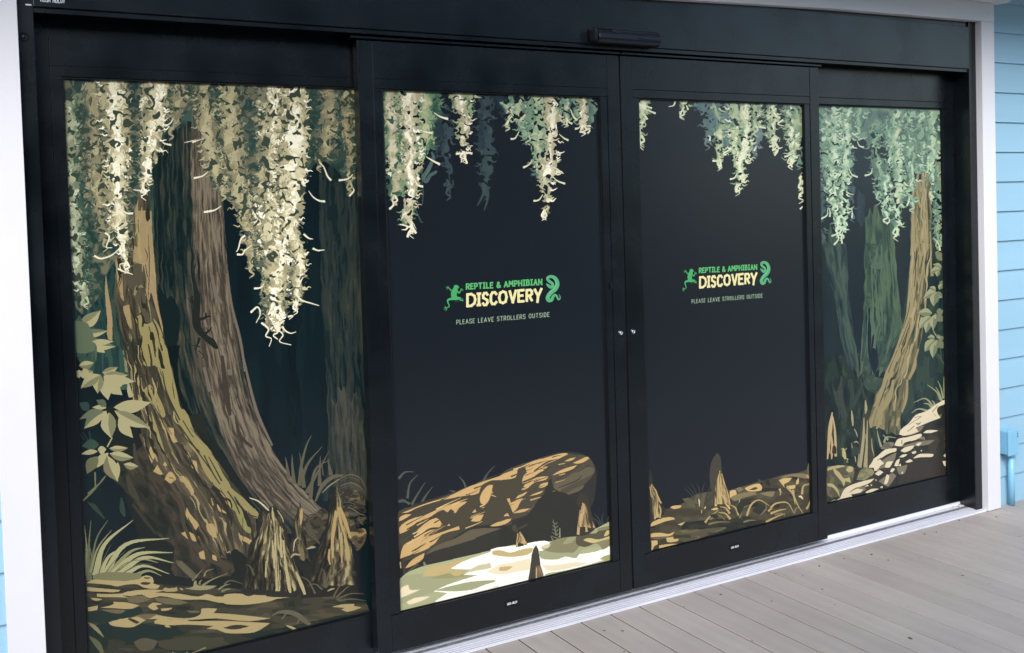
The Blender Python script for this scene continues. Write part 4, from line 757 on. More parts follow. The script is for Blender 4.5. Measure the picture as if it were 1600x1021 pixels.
def paint_right():
    s = Ras(1.085, GX, SZ0, SZ1, YS, RES, (28, 38, 45))
    a, b, c = crop(1270,160,4.252), crop(1280,380,4.643), crop(1280,580,4.643)
    s.camo([(1275,150),(1480,150),(1485,800),(1285,800)], [(27,37,44), (29,39,45), (32,42,46)], 18, 120, 501, 2)
    s.camo([(1280,560),(1480,560),(1485,800),(1285,800)], [(22,33,36), (28,40,38), (36,50,44), (46,62,50)], 8, 26, 502, 4, gain=1.2)
    s.camo([(1425,380),(1480,380),(1480,640),(1400,640)], [(28,42,44), (38,54,50), (48,64,54)], 9, 30, 504, 3)
    # dim trunks
    TG = [(36,50,50), (44,60,56), (54,72,62), (66,84,68), (78,94,72)]
    s.bark(a((40,700),(45,1020)) + b((20,0),(120,480),(160,700),(200,860),(250,1020)) + c((230,0),(240,80)), a((180,800),(215,1020)) + b((195,0),(215,380),(260,700),(290,900),(280,1020)) + c((300,0),(300,100)),
           [None, (36,50,54), (44,58,58), (56,72,66), (64,80,70)], 503, 3, 40, bias=-.02, lu=.7, la=.25)
    s.bark(a((345,640),(350,1020)) + b((330,0),(330,200),(320,500),(300,860),(280,1020)), a((540,560),(545,1020)) + b((550,0),(575,380),(600,620),(520,860),(470,1020)), TG, 505, 3.2, 34, bias=-.02, lu=.65, la=.15, fine=.4)
    s.bark(a((280,480),(300,900)), a((345,500),(350,900)), [None, None, (36,50,58), (42,56,64)], 507, 5, 50)
    s.spoly(b((350,480),(395,440),(415,500),(405,600),(415,700),(430,880),(400,960),(365,860),(350,700)), (25,37,45), 2)
    s.camo(b((335,0),(440,20),(450,140),(400,110),(380,130),(340,120)), TG[1:4], 9, 9, 509, 3)
    s.camo(b((370,170),(400,140),(460,135),(480,180),(410,190)), [(72,92,80)], 9, 9, 510, 3)
    s.camo(b((350,300),(390,220),(410,300),(415,420),(380,460),(340,470)), TG[1:4], 8, 10, 511, 3); s.stroke(b((335,460,8),(330,700,20),(310,860,16)), (50,66,64))
    s.camo(b((400,520),(440,480),(480,700),(490,860),(440,900),(420,760),(400,600)), TG[1:4], 8, 10, 513, 3)
    s.camo(b((310,960),(330,800),(360,860),(370,950),(480,980),(500,900),(560,960),(500,1080),(440,1100),(340,1060)), [(44,58,52), (54,70,60), (62,80,66)], 9, 12, 515, 3)
    s.bark(c((100,0),(105,160),(140,300),(150,420)), c((160,0),(175,160),(200,300),(190,420)), [None, (42,54,52), (54,62,56)], 517, 3, 30)
    for q in (c((215,60,8),(240,160,30),(230,280,16)), c((330,60,8),(290,160,24),(250,260,10)), c((430,300,14),(400,420,24),(440,560,8)), c((230,540,10),(260,580,60),(240,620,10)), c((300,60,10),(330,200,20)), c((740,200,6),(760,100,20),(780,40,6)), c((690,120,3),(660,220,12),(600,360,6)), c((560,200,5),(520,400,26),(510,460,10))): s.stroke(q, (46,60,54))
    # front trunk, right
    s.bark(a((680,450),(655,700),(655,1020)) + b((675,0),(650,300),(620,560),(540,820),(460,1020)) + c((420,150),(380,290),(345,400),(320,500)), a((785,450),(795,700),(790,1020)) + b((830,0),(780,300),(760,560),(720,800),(640,1020)) + c((640,60),(600,300),(590,430),(610,520)),
           [(48,56,48), (62,68,54), (78,80,60), (98,94,68), (120,112,80), (138,128,92)], 521, 3, 40, bias=-.08, lu=.25, la=.28)
    TN = (142,130,94)
    for q in (a((665,560,10),(665,700,16),(668,860,24),(662,1020,30)), a((700,470,14),(690,580,16),(715,700,12)), a((730,470,14),(735,600,16),(740,760,16),(745,900,14),(735,1020,24)), a((755,640,8),(760,800,10),(755,960,26),(740,1020,10)), a((690,770,10),(705,850,16)), a((690,880,10),(700,960,26),(690,1020,12)), a((780,860,8),(785,1020,12)),
              b((690,0,26),(690,120,50),(680,260,56),(665,420,44),(640,560,38),(590,720,36),(540,860,40),(500,950,44),(470,1020,24)), b((720,40,16),(735,100,22),(725,180,6)), b((765,0,10),(760,200,10),(770,280,4)), b((808,0,12),(812,180,12),(820,240,26)), b((770,400,20),(770,480,8)), b((700,420,14),(690,560,18),(640,700,16),(560,860,16)), b((720,620,6),(680,740,10),(640,880,10)), b((700,820,10),(690,900,26),(650,990,16)),
              b((720,770,10),(700,830,8)), c((520,0,50),(480,120,46),(430,200,20),(395,260,8)), c((540,60,16),(510,200,30),(450,290,22),(420,330,8)), c((640,60,14),(630,200,22),(600,300,10)), c((460,330,10),(430,390,22),(415,420,10)), c((545,230,24),(545,290,12)), c((580,340,22),(560,400,14)), c((450,350,8),(450,390,8))):
        s.stroke(q, TN)
    for q in (b((690,60,4),(700,200,8),(690,320,5)), b((670,330,3),(650,480,6),(610,620,4)), b((660,540,3),(600,700,6),(540,840,4)), c((500,60,4),(460,180,8),(430,260,4)), b((640,640,5),(600,740,8)), b((545,830,4),(500,940,7))): s.stroke(q, (74,68,54))
    WL = a((680,450),(655,700),(655,1020)) + b((675,0),(650,300),(620,560),(540,820),(460,1020)) + c((420,150),(390,290)); WR = a((785,450),(795,700),(790,1020)) + b((830,0),(780,300),(760,560),(720,800),(640,1020)) + c((640,60),(580,300),(560,430))
    s.bark(WL, WR, [(54,54,44), None, None, None, None, None, (158,144,108)], 523, 2.4, 50, gain=1.45, fine=.45, wob=2.5, bias=-.04)
    s.bark(b((330,0),(330,200),(330,500),(320,900)), b((550,0),(575,380),(600,620),(520,860)), [(36,50,46), None, None, None, None, (78,96,78)], 525, 2.2, 55, gain=1.4, fine=.4)
    # leaf sprays
    LA, LB = (146,146,110), (108,116,90)
    for (p, q, ww, k) in ((b((895,130),(840,65)), 0, 12, 1), (b((890,180),(825,155)), 0, 8, 0), (b((885,190),(805,215)), 0, 11, 0), (b((870,200),(855,245)), 0, 8, 0), (b((900,300),(870,285)), 0, 8, 1), (b((895,300),(870,340)), 0, 8, 0), (b((845,345),(775,370)), 0, 9, 0), (b((845,345),(800,320)), 0, 8, 0), (b((850,355),(755,402)), 0, 12, 0), (b((850,360),(830,460)), 0, 13, 0), (b((850,355),(895,395)), 0, 11, 0), (b((855,360),(860,430)), 0, 9, 1),
                          (b((820,510),(715,510)), 0, 13, 0), (b((810,530),(725,625)), 0, 13, 0), (b((805,555),(775,655)), 0, 11, 0), (b((835,520),(830,630)), 0, 12, 0), (b((845,510),(860,560)), 0, 8, 0), (b((850,500),(900,490)), 0, 12, 1), (b((860,520),(895,570)), 0, 12, 1), (b((840,690),(785,685)), 0, 8, 0), (b((840,700),(765,790)), 0, 14, 0), (b((845,710),(825,838)), 0, 12, 0), (b((850,700),(870,755)), 0, 9, 0), (b((860,695),(905,680)), 0, 9, 1), (b((865,705),(900,765)), 0, 13, 1), (b((850,685),(870,665)), 0, 8, 0)):
        leaf(s, p[0], p[1], ww, LB if k else LA, None if k else LB)
    s.stroke(b((822,620,4),(845,670,8)), LA); s.stroke(b((860,810,5),(910,885,6)), (90,94,78)); s.stroke(b((790,830,20),(785,940,16)), (52,66,58)); s.stroke(b((880,760,4),(885,840,4)), (90,94,78))
    # grass tufts
    for q in (c((880,210),(850,150),(785,100)), c((900,200),(885,130),(860,70)), c((890,220),(870,160),(845,115)), c((915,200),(905,120),(905,40)), c((830,260),(770,200),(685,230)), c((820,270),(790,240),(755,235)), c((790,290),(720,275),(670,305)), c((840,250),(830,225),(815,215)), c((450,550),(430,480),(420,430)), c((500,500),(480,480),(460,462)), c((470,520),(490,480),(560,485)), c((380,660),(370,650),(360,655)), c((240,820),(240,770),(275,740))): s.stroke(q, (140,142,108), 3.4, .7, 5)
    # ground and stones
    s.camo(c((60,700),(180,680),(300,700),(360,680),(450,600),(560,500),(700,400),(920,230),(930,780),(60,980)), [(40,44,42), (50,50,44), (60,56,48)], 16, 12, 531, 3)
    s.spoly(c((570,840),(600,720),(700,640),(850,640),(930,600),(930,770)), (52,48,44), 2)
    s.camo(c((60,690),(240,690),(250,760),(230,820),(160,900),(60,900)), [(58,60,50), (80,80,62), (100,98,74)], 10, 8, 533, 3)
    s.camo(c((460,540),(480,520),(540,520),(520,560),(450,565)), [(96,92,76), (120,114,92)], 8, 6, 535, 2); s.camo(c((270,790),(300,720),(360,700),(400,740),(330,790)), [(110,108,80), (132,128,94)], 10, 6, 537, 2)
    GY = (116,108,88)
    for q in (c((600,420),(660,380),(760,400),(730,440),(620,470)), c((590,550),(720,510),(840,500),(800,530),(700,545)), c((380,700),(500,620),(560,590),(540,660),(440,710)), c((430,800),(530,740),(560,760),(500,840)), c((560,700),(640,680),(620,740),(580,750)), c((240,850),(330,840),(340,860),(280,890)), c((690,490),(760,475),(770,500)), c((860,330),(890,310),(880,340)), c((560,540),(600,500),(560,500))): s.spoly(q, GY, 2)
    ST = (210,197,165)
    for q in (c((580,460),(590,430),(650,380),(700,320),(780,290),(850,240),(915,205),(915,235),(860,265),(855,295),(880,340),(800,370),(740,395),(700,410),(720,440),(620,470)), c((755,450),(780,430),(865,432),(810,450)), c((545,540),(570,495),(640,480),(740,455),(745,470),(700,500),(620,520),(600,545)), c((590,580),(620,555),(690,540),(680,560),(620,590)), c((700,535),(720,520),(745,520),(720,545)), c((360,700),(380,650),(420,620),(480,570),(560,560),(560,580),(500,600),(440,640),(470,670),(420,700)), c((670,590),(700,580),(705,592),(680,602)), c((580,625),(610,605),(640,605),(615,625)), c((680,635),(720,605),(770,600),(830,603),(825,620),(740,625)), c((625,660),(660,640),(680,655),(640,665)), c((475,700),(490,660),(535,655),(510,700)), c((545,690),(560,650),(585,635),(570,690)), c((515,730),(530,705),(550,710),(530,735)), c((405,745),(440,720),(465,735),(430,760)), c((470,820),(490,750),(508,760),(490,820)), c((595,745),(605,725),(610,745)),
              c((160,900),(190,850),(280,810),(400,780),(370,810),(260,850),(320,860),(300,880),(230,895),(240,910),(150,930)), c((335,880),(380,855),(435,855),(400,870),(350,888)), c((440,845),(460,832),(460,850)), c((440,872),(500,850),(525,855),(480,868)), c((395,690),(440,690),(430,720),(400,725)), c((330,840),(350,825),(360,835)), c((900,615),(915,600),(920,630)), c((895,655),(920,650),(922,690),(910,690)), c((130,935),(160,920),(130,945)), c((570,690),(590,670),(595,690)), c((405,790),(415,785),(415,800)), c((735,575),(748,575),(740,585)), c((370,825),(385,822),(380,835))):
        s.spoly(q, ST, 2)
    for q in (c((700,380,4),(720,385,10),(740,370,3)), c((640,440,4),(690,400,6)), c((420,650,4),(450,630,8)), c((860,250,4),(820,300,5)), c((440,700,4),(420,720,6)), c((600,500,5),(600,530,8)), c((220,880,5),(270,850,9),(300,850,4)), c((690,340,3),(740,330,4),(650,390,3)), c((830,310,3),(850,330,4))): s.stroke(q, (104,96,78))
    # knees
    for q in (c((60,640,10),(80,420,30),(95,300,8)), c((120,620,18),(115,450,16),(100,330,6)), c((90,640,8),(95,560,20),(90,470,6)), c((80,600,6),(70,520,8))): s.stroke(q, (176,154,112))
    s.stroke(c((110,600,30),(110,560,30),(105,540,10)), (56,44,38))
    s.spoly(c((270,680),(290,520),(310,350),(335,205),(360,360),(380,500),(400,620),(360,690)), (60,60,50), 2)
    for q in (c((335,210,6),(340,270,20),(335,310,6)), c((325,340,6),(320,500,20),(295,700,24)), c((350,360,6),(345,520,14),(335,700,30)), c((335,460,5),(350,560,8)), c((380,490,4),(385,560,8),(400,620,3)), c((290,600,6),(280,690,8)), c((260,620,8),(265,660,6))): s.stroke(q, (150,142,106))
    for q in (c((235,285,5),(240,340,18),(245,400,8)), c((255,420,4),(270,450,9),(278,482,3)), c((250,520,4),(270,512,10),(285,525,4)), c((235,520,4),(240,560,6))): s.stroke(q, (150,140,106))
    # little frog
    s.stroke(c((175,560,12),(180,600,26),(190,640,14)), (176,160,112)); s.stroke(c((188,575,4),(200,560,5)), (176,160,112)); s.stroke(c((165,610,4),(180,628,6)), (176,160,112)); s.stroke(c((190,635,5),(208,640,6),(200,660,4),(212,662,3)), (176,160,112)); s.stroke(c((160,570,3),(168,560,4)), (176,160,112))
    # log end and arching leaves, left corner
    for q in (c((60,705),(180,685),(185,695),(110,710),(60,725)), c((195,720),(215,690),(245,700),(245,725),(215,735)), c((60,815),(100,820),(140,870),(150,920),(130,880),(90,840),(60,835)), c((100,700),(150,740),(180,780),(220,770),(230,810),(190,800),(180,840),(160,800),(110,740))): s.spoly(q, (172,158,112), 2)
    s.stroke(c((85,950,3),(110,935,5),(130,945,3)), (140,138,110))
    # moss
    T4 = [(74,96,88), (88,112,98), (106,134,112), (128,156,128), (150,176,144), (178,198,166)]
    FA = [(56,74,78), (64,84,86), (74,94,92)]
    s.camo(a((40,40),(850,50),(850,330),(760,450),(690,480),(620,420),(520,300),(420,200),(300,260),(180,200),(40,250)), [(64,84,84), (78,102,92), (92,120,104), (110,138,116)], 8, 14, 541, 4, gain=1.3)
    s.camo(a((270,320),(320,270),(380,300),(380,560),(290,520)), [(27,40,50)], 9, 12, 543, 4); s.stroke(a((420,60,26),(380,130,30),(300,220,14)), (92,114,104))
    s.moss(a((240,300,30),(250,450,24),(255,620,20),(260,760,10)), FA, 545, tend=.4)
    s.moss(a((60,500,24),(60,700,20),(60,900,16)), FA, 547, tend=.4)
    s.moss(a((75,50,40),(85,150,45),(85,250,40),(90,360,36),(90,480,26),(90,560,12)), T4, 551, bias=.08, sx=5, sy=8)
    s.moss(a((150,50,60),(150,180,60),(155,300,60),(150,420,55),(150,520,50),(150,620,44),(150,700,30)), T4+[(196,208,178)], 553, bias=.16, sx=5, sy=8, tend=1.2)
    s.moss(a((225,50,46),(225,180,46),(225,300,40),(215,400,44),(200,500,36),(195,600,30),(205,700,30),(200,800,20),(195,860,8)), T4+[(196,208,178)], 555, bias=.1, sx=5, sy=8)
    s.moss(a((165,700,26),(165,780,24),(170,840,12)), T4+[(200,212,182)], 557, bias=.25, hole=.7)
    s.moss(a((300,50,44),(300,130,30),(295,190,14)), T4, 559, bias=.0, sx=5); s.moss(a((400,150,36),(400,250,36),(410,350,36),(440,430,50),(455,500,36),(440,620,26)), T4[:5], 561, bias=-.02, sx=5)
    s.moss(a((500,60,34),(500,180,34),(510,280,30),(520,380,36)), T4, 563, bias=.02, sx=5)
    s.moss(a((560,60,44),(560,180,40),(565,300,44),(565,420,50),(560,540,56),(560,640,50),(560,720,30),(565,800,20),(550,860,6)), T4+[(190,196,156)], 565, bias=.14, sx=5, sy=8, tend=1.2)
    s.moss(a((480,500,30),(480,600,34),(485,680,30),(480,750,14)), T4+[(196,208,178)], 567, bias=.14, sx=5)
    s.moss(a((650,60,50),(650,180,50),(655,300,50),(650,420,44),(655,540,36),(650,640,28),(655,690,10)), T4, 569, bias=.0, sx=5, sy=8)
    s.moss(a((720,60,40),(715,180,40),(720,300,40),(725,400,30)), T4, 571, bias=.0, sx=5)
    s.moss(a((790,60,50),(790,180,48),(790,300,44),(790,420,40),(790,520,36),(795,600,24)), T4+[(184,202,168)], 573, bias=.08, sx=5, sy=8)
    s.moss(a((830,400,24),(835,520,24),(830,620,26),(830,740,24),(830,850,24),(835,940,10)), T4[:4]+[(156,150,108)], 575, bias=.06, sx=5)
    LT = (190,204,172)
    for q in (a((55,775),(95,750),(100,700)), a((125,890),(160,870),(150,820)), a((140,948),(170,910),(160,850),(180,830)), a((195,940),(190,890),(210,840)), a((298,498),(260,480),(240,440)), a((345,488),(385,475),(395,440)), a((340,300),(310,290),(295,260)), a((545,895),(560,860),(560,830)), a((625,690),(640,650),(640,620)), a((845,985),(835,940),(800,900)), a((260,770),(262,740),(258,700)), a((490,808),(510,790),(500,760)), a((340,240),(360,230),(300,250)), a((230,820),(220,800),(200,790)), a((112,762),(115,730),(105,700))):
        s.stroke(q, LT, 2.8, .8, 5)
    return s

# ---- emblem: stroke letters
GL = {
 'A': [[(0,0),(.5,1),(1,0)], [(.2,.36),(.8,.36)]], 'B': [[(0,0),(0,1),(.6,1),(.85,.88),(.85,.66),(.6,.54),(0,.54)], [(.6,.54),(1,.4),(1,.14),(.7,0),(0,0)]],
 'C': [[(1,.84),(.75,1),(.3,1),(.02,.76),(0,.26),(.26,.02),(.7,0),(1,.16)]], 'D': [[(0,0),(0,1),(.5,1),(.88,.82),(1,.5),(.88,.18),(.5,0),(0,0)]],
 'E': [[(1,1),(0,1),(0,0),(1,0)], [(0,.52),(.8,.52)]], 'H': [[(0,0),(0,1)], [(1,0),(1,1)], [(0,.5),(1,.5)]], 'I': [[(.5,0),(.5,1)]],
 'IS': [[(.5,0),(.5,1)], [(0,1),(1,1)], [(0,0),(1,0)]], 'L': [[(0,1),(0,0),(1,0)]], 'M': [[(0,0),(.08,1),(.5,.4),(.92,1),(1,0)]], 'N': [[(0,0),(0,1),(1,0),(1,1)]],
 'O': [[(.5,1),(.86,.9),(1,.5),(.86,.1),(.5,0),(.14,.1),(0,.5),(.14,.9),(.5,1)]], 'P': [[(0,0),(0,1),(.7,1),(1,.86),(1,.6),(.7,.45),(0,.45)]],
 'R': [[(0,0),(0,1),(.7,1),(1,.86),(1,.62),(.7,.47),(0,.47)], [(.45,.47),(1,0)]], 'S': [[(1,.86),(.74,1),(.28,1),(.02,.82),(.06,.6),(.5,.5),(.94,.4),(1,.18),(.72,0),(.26,0),(0,.14)]],
 'T': [[(0,1),(1,1)], [(.5,1),(.5,0)]], 'U': [[(0,1),(0,.24),(.24,0),(.76,0),(1,.24),(1,1)]], 'V': [[(0,1),(.5,0),(1,1)]], 'Y': [[(0,1),(.5,.45),(1,1)], [(.5,.45),(.4,0)]],
 '&': [[(1,.34),(.66,0),(.24,0),(.02,.2),(.1,.42),(.62,.74),(.6,.94),(.36,1),(.18,.86),(.26,.66),(1,0)]]}
def letter(s, ch, q, wd, c, crp):
    """q: (x0,ytop0,ybot0, x1,ytop1,ybot1) box in crop pixels"""
    x0, t0, b0, x1, t1, b1 = q
    for st in GL[ch]:
        P = []
        for (u, v) in st:
            x = x0+(x1-x0)*u; t = t0+(t1-t0)*u; b = b0+(b1-b0)*u; P.append((x, b+(t-b)*v))
        P = np.array(P, float)
        for i in range(len(P)-1):           # thick segments with mitre-like overlap
            d = P[i+1]-P[i]; L = np.hypot(*d)+1e-6; d /= L; n = np.array([-d[1], d[0]])
            e = wd*.5
            a_, b_ = P[i]-d*e*.75, P[i+1]+d*e*.75
            s.poly(crp(*[tuple(v) for v in (a_+n*e, b_+n*e*.94, b_-n*e*.94, a_-n*e)]), c)
            if 0 < i:
                s.poly(crp(*[(P[i][0]+e*math.cos(k*.785), P[i][1]+e*math.sin(k*.785)) for k in range(8)]), c)

def words(s, text, x0, y0, x1, y1, hgt, wd, c, crp, adv, gap=.32, space=.75, jit=0, slab=False):
    """text from baseline (x0,y0) to (x1,y1) crop px, cap height hgt; adv: widths per letter relative to height"""
    W = [(space if ch == ' ' else adv.get(ch, .55)) for ch in text]
    tot = sum(W)+gap*(len(text)-1); rg = random.Random(4); pos = 0
    for ch, ww in zip(text, W):
        if ch != ' ':
            ta, tb = pos/tot, (pos+ww)/tot; j = rg.uniform(-jit, jit)
            xa, xb = x0+(x1-x0)*ta, x0+(x1-x0)*tb; ya, yb = y0+(y1-y0)*ta+j, y0+(y1-y0)*tb+j
            letter(s, 'IS' if (ch == 'I' and slab) else ch, (xa, ya-hgt, ya, xb, yb-hgt, yb), wd, c, crp)
        pos += ww+gap

def paint_logo():
    (X0, X1), (Z1, Z0) = unproject([688, 882], [470, 470], YP)[0], unproject([780, 780], [420, 520], YP)[1]
    s = Ras(X0, X1, Z0, Z1, YP-.0012, .00045, None)
    L = crop(680, 420, 7.619)
    CY, GNc, SM = (238,228,168), (96,182,112), (178,204,172)
    for ch, q in zip(('D','IS','S','C','O','V','E','R','Y'), ((384,308,448,478,300,436),(505,300,434,536,297,432),(570,294,434,622,290,430),(662,286,424,728,282,420),(762,277,412,850,270,406),(888,270,404,960,262,398),(992,262,392,1052,256,388),(1090,258,384,1150,252,378),(1186,250,398,1264,242,396))):
        letter(s, ch, q, 31, CY, L)
    adv = dict(I=.26, M=.62, A=.5, N=.5, B=.42, P=.42, H=.48, R=.44, E=.38, T=.46, L=.36); adv['&'] = .52
    words(s, 'REPTILE & AMPHIBIAN', 372, 248, 1268, 188, 62, 17, GNc, L, adv, gap=.27, space=.16, jit=2.5, slab=True)
    words(s, 'PLEASE LEAVE STROLLERS OUTSIDE', 256, 664, 1358, 571, 50, 5.6, SM, L, dict(I=.05, A=.5, O=.48, U=.42, E=.34, L=.34, S=.4, R=.42, P=.38, T=.42, V=.5, D=.42), gap=.27, space=.22)
    FG = (78,170,104)
    S_ = lambda *p, c=FG, n=5: s.stroke(L(*p), c, n=n)
    S_((252,196,24),(248,215,46),(240,245,58),(228,275,64),(222,310,70),(230,345,62),(240,362,40)); S_((230,200,14),(232,212,18)); S_((266,200,14),(268,214,18)); S_((250,214,40),(275,224,26),(284,226,8))
    S_((222,250,20),(192,262,15),(172,240,12),(152,226,10)); S_((262,268,20),(284,292,15),(300,268,13),(312,250,10))
    for p in (((152,228,7),(124,218,5)), ((154,230,7),(132,250,5)), ((152,226,7),(150,206,5)), ((156,230,7),(168,216,5)), ((310,252,7),(334,266,5)), ((310,250,7),(334,246,5)), ((310,250,7),(312,232,5)), ((308,252,7),(298,240,5))): S_(*p)
    S_((238,352,44),(200,360,30),(158,370,24),(148,392,18),(160,425,13),(168,450,12),(148,464,10),(128,470,9)); S_((235,362,40),(275,350,30),(302,358,18),(275,378,22),(240,388,20),(290,378,14),(318,378,11))
    for p in (((130,468,7),(118,444,5)), ((130,468,7),(104,462,5)), ((130,470,7),(102,490,5)), ((132,470,7),(126,508,5)), ((134,468,7),(142,490,4)), ((316,376,7),(334,360,5)), ((316,378,7),(336,378,5)), ((316,378,7),(334,392,5)), ((304,372,6),(318,350,5))): S_(*p)
    s.stroke(L((1322,180,6),(1335,192,24),(1358,212,34),(1382,222,36),(1400,205,36),(1388,172,34),(1352,146,34),(1336,118,32),(1356,98,34),(1398,98,38),(1438,128,46),(1454,188,52),(1428,244,52),(1372,292,50),(1340,342,50),(1352,378,46),(1386,372,40),(1402,336,34),(1426,314,28),(1450,332,24),(1460,362,20),(1480,366,15),(1488,338,11),(1474,306,5)), (92,172,122), n=6)
    s.stroke(L((1402,112,5),(1432,150,8),(1440,190,9),(1416,238,9),(1366,286,8),(1345,340,5)), (128,198,146), n=6)
    return s

# ------------------------------------------------------------------ setting: deck, ground, building wall
def deck_mat():
    m = mat('weathered_composite_deck', (.30, .29, .275), rough=.62, spec=.35, bump=.12, bscale=60, stretch=(10, .8, 1))
    n = m.node_tree; b = n.nodes['Principled BSDF']; L = n.links.new
    tc = n.nodes.new('ShaderNodeTexCoord')
    sep = n.nodes.new('ShaderNodeSeparateXYZ'); L(tc.outputs['Object'], sep.inputs[0])
    bd = n.nodes.new('ShaderNodeAttribute'); bd.attribute_name = 'board'
    off = n.nodes.new('ShaderNodeCombineXYZ'); L(bd.outputs['Fac'], off.inputs[0])
    ml = n.nodes.new('ShaderNodeVectorMath'); ml.operation = 'MULTIPLY_ADD'; ml.inputs[1].default_value = (8, .9, 1); L(tc.outputs['Object'], ml.inputs[0])
    sc = n.nodes.new('ShaderNodeVectorMath'); sc.operation = 'SCALE'; sc.inputs['Scale'].default_value = 37.0; L(off.outputs[0], sc.inputs[0]); L(sc.outputs[0], ml.inputs[2])
    g = n.nodes.new('ShaderNodeTexNoise'); g.inputs['Scale'].default_value = 3.2; g.inputs['Detail'].default_value = 7; g.inputs['Roughness'].default_value = .62; g.inputs['Distortion'].default_value = 1.2; L(ml.outputs[0], g.inputs['Vector'])
    wv = n.nodes.new('ShaderNodeTexWave'); wv.inputs['Scale'].default_value = .55; wv.inputs['Distortion'].default_value = 9; wv.inputs['Detail'].default_value = 2.5; wv.inputs['Detail Scale'].default_value = .55; L(ml.outputs[0], wv.inputs['Vector'])
    st = n.nodes.new('ShaderNodeTexNoise'); st.inputs['Scale'].default_value = 1.7; st.inputs['Detail'].default_value = 5; L(tc.outputs['Object'], st.inputs['Vector'])
    def mr(src, a, bb, c, d):
        r = n.nodes.new('ShaderNodeMapRange'); r.inputs['From Min'].default_value = a; r.inputs['From Max'].default_value = bb; r.inputs['To Min'].default_value = c; r.inputs['To Max'].default_value = d; L(src, r.inputs['Value']); return r.outputs[0]
    def mul(a, bb):
        k = n.nodes.new('ShaderNodeMath'); k.operation = 'MULTIPLY'; L(a, k.inputs[0]); L(bb, k.inputs[1]); return k.outputs[0]
    v = mul(mul(mr(g.outputs['Fac'], .3, .7, .95, 1.04), mr(wv.outputs['Fac'], 0, 1, .965, 1.01)), mul(mr(st.outputs['Fac'], .3, .7, .88, 1.08), mr(bd.outputs['Fac'], 0, 1, .93, 1.04)))
    x = n.nodes.new('ShaderNodeVectorMath'); x.operation = 'SCALE'; x.inputs[0].default_value = (.365, .332, .302); L(v, x.inputs['Scale']); L(x.outputs[0], b.inputs['Base Color'])
    return m
bm = bmesh.new(); lay = bm.faces.layers.float.new('board'); rg = random.Random(3)
PITCH = .1398; x = -.011-PITCH*42
while x < 9:
    xa, xb, v = x+.0036, x+PITCH-.0036, rg.random()
    prof = [(xa, -.025), (xa, -.003), (xa+.002, 0), (xb-.002, 0), (xb, -.003), (xb, -.025)]
    segs = [-5.2, .06]
    if rg.random() < .3: segs = [-5.2, -rg.uniform(2.2, 4.5), .06]
    for ya, yb in zip(segs, segs[1:]):
        A = [bm.verts.new((p[0], ya+.002, p[1])) for p in prof]; B = [bm.verts.new((p[0], yb-.001, p[1])) for p in prof]
        fs = [bm.faces.new((A[i], A[i+1], B[i+1], B[i])) for i in range(5)]+[bm.faces.new(A), bm.faces.new(B[::-1])]
        for f in fs: f[lay] = v
        v = rg.random()
    x += PITCH
bmesh.ops.recalc_face_normals(bm, faces=bm.faces)
me = bpy.data.meshes.new('deck'); bm.to_mesh(me); bm.free(); me.materials.append(deck_mat())
o = bpy.data.objects.new('deck', me); C.objects.link(o); tag(o, kind='structure')
M['gap_shade'] = mat('deck_gap_shade', (.012, .011, .010), rough=.95, noise=.3)
q = MB(); q.box(-6, 9, -5.15, .0, -.30, -.0045); o = q.build('deck_frame_filler', M['gap_shade']); tag(o, kind='structure')  # near-black filler just under the board tops, painting shade into the gaps
M['ground'] = mat('mown_grass_ground', (.05, .07, .03), rough=.95, noise=.35, nscale=.6, bump=.5, bscale=20)
q = MB(); q.box(-400, 400, -400, 400, -.9, -.45); o = q.build('ground', M['ground']); tag(o, kind='structure')

# unseen foliage screen behind the camera, added to block low sky from reflections
M['added_hedge'] = mat('dark_added_foliage', (.035, .055, .025), rough=.9, noise=.5, nscale=6, bump=1, bscale=14)
bm = bmesh.new(); bmesh.ops.create_grid(bm, x_segments=90, y_segments=24, size=1)
for v in bm.verts:
    X, Z = -8+v.co.x*15, 2.2+v.co.y*2.6
    Yh = -8.5+.35*math.sin(X*1.9+Z)+.25*math.sin(X*4.3-Z*3.1)+random.uniform(-.12, .12)
    v.co = (X, Yh, Z+.2*math.sin(X*2.3))
r_ = bmesh.ops.extrude_face_region(bm, geom=bm.faces[:]); bmesh.ops.translate(bm, verts=[e for e in r_['geom'] if isinstance(e, bmesh.types.BMVert)], vec=(0, -1.6, 0))
bmesh.ops.recalc_face_normals(bm, faces=bm.faces)
me = bpy.data.meshes.new('added_hedge'); bm.to_mesh(me); bm.free(); me.materials.append(M['added_hedge'])
o = bpy.data.objects.new('added_hedge', me); C.objects.link(o); tag(o, 'tall dark foliage screen, added unseen to darken the door reflections', 'added_hedge', kind='thing')

XJ, XT, XO, YF, YT = 2.1225, 2.1775, 2.2785, -.035, -.069     # jamb inner, jamb outer, casing outer, frame face, casing face
ZH = 2.2375
# clapboard wall: left and right of the door, and the wall over it
def clap(x0, x1, k0, k1, drop=0.0):
    q = MB()
    for k in range(k0, k1):
        z = k*.1524-drop
        q.prism([(-.036, z-.004), (-.026, z+.1524), (-.012, z+.1524), (-.012, z-.004)], x0, x1)
    return q
wall = empty('clapboard_wall', (0, .2, 0), 'pale blue lapped board wall at the outer edges of the white casing', 'wall')
q = MB(); q.box(-6, -XT-.001, -.012, .16, -.4, 5.2); q.box(XT+.001, 9, -.012, .16, -.4, 5.2); q.box(-XT-.001, XT+.001, -.012, .16, 2.50, 5.2)
q.build('wall_backing', M['siding'], wall)
clap(XO, 9, 0, 18).build('siding', M['siding'], wall)
clap(-6, -XO+.012, 0, 18, .009).build('siding', M['siding'], wall)
clap(-6, 9, 20, 34).build('siding', M['siding'], wall)

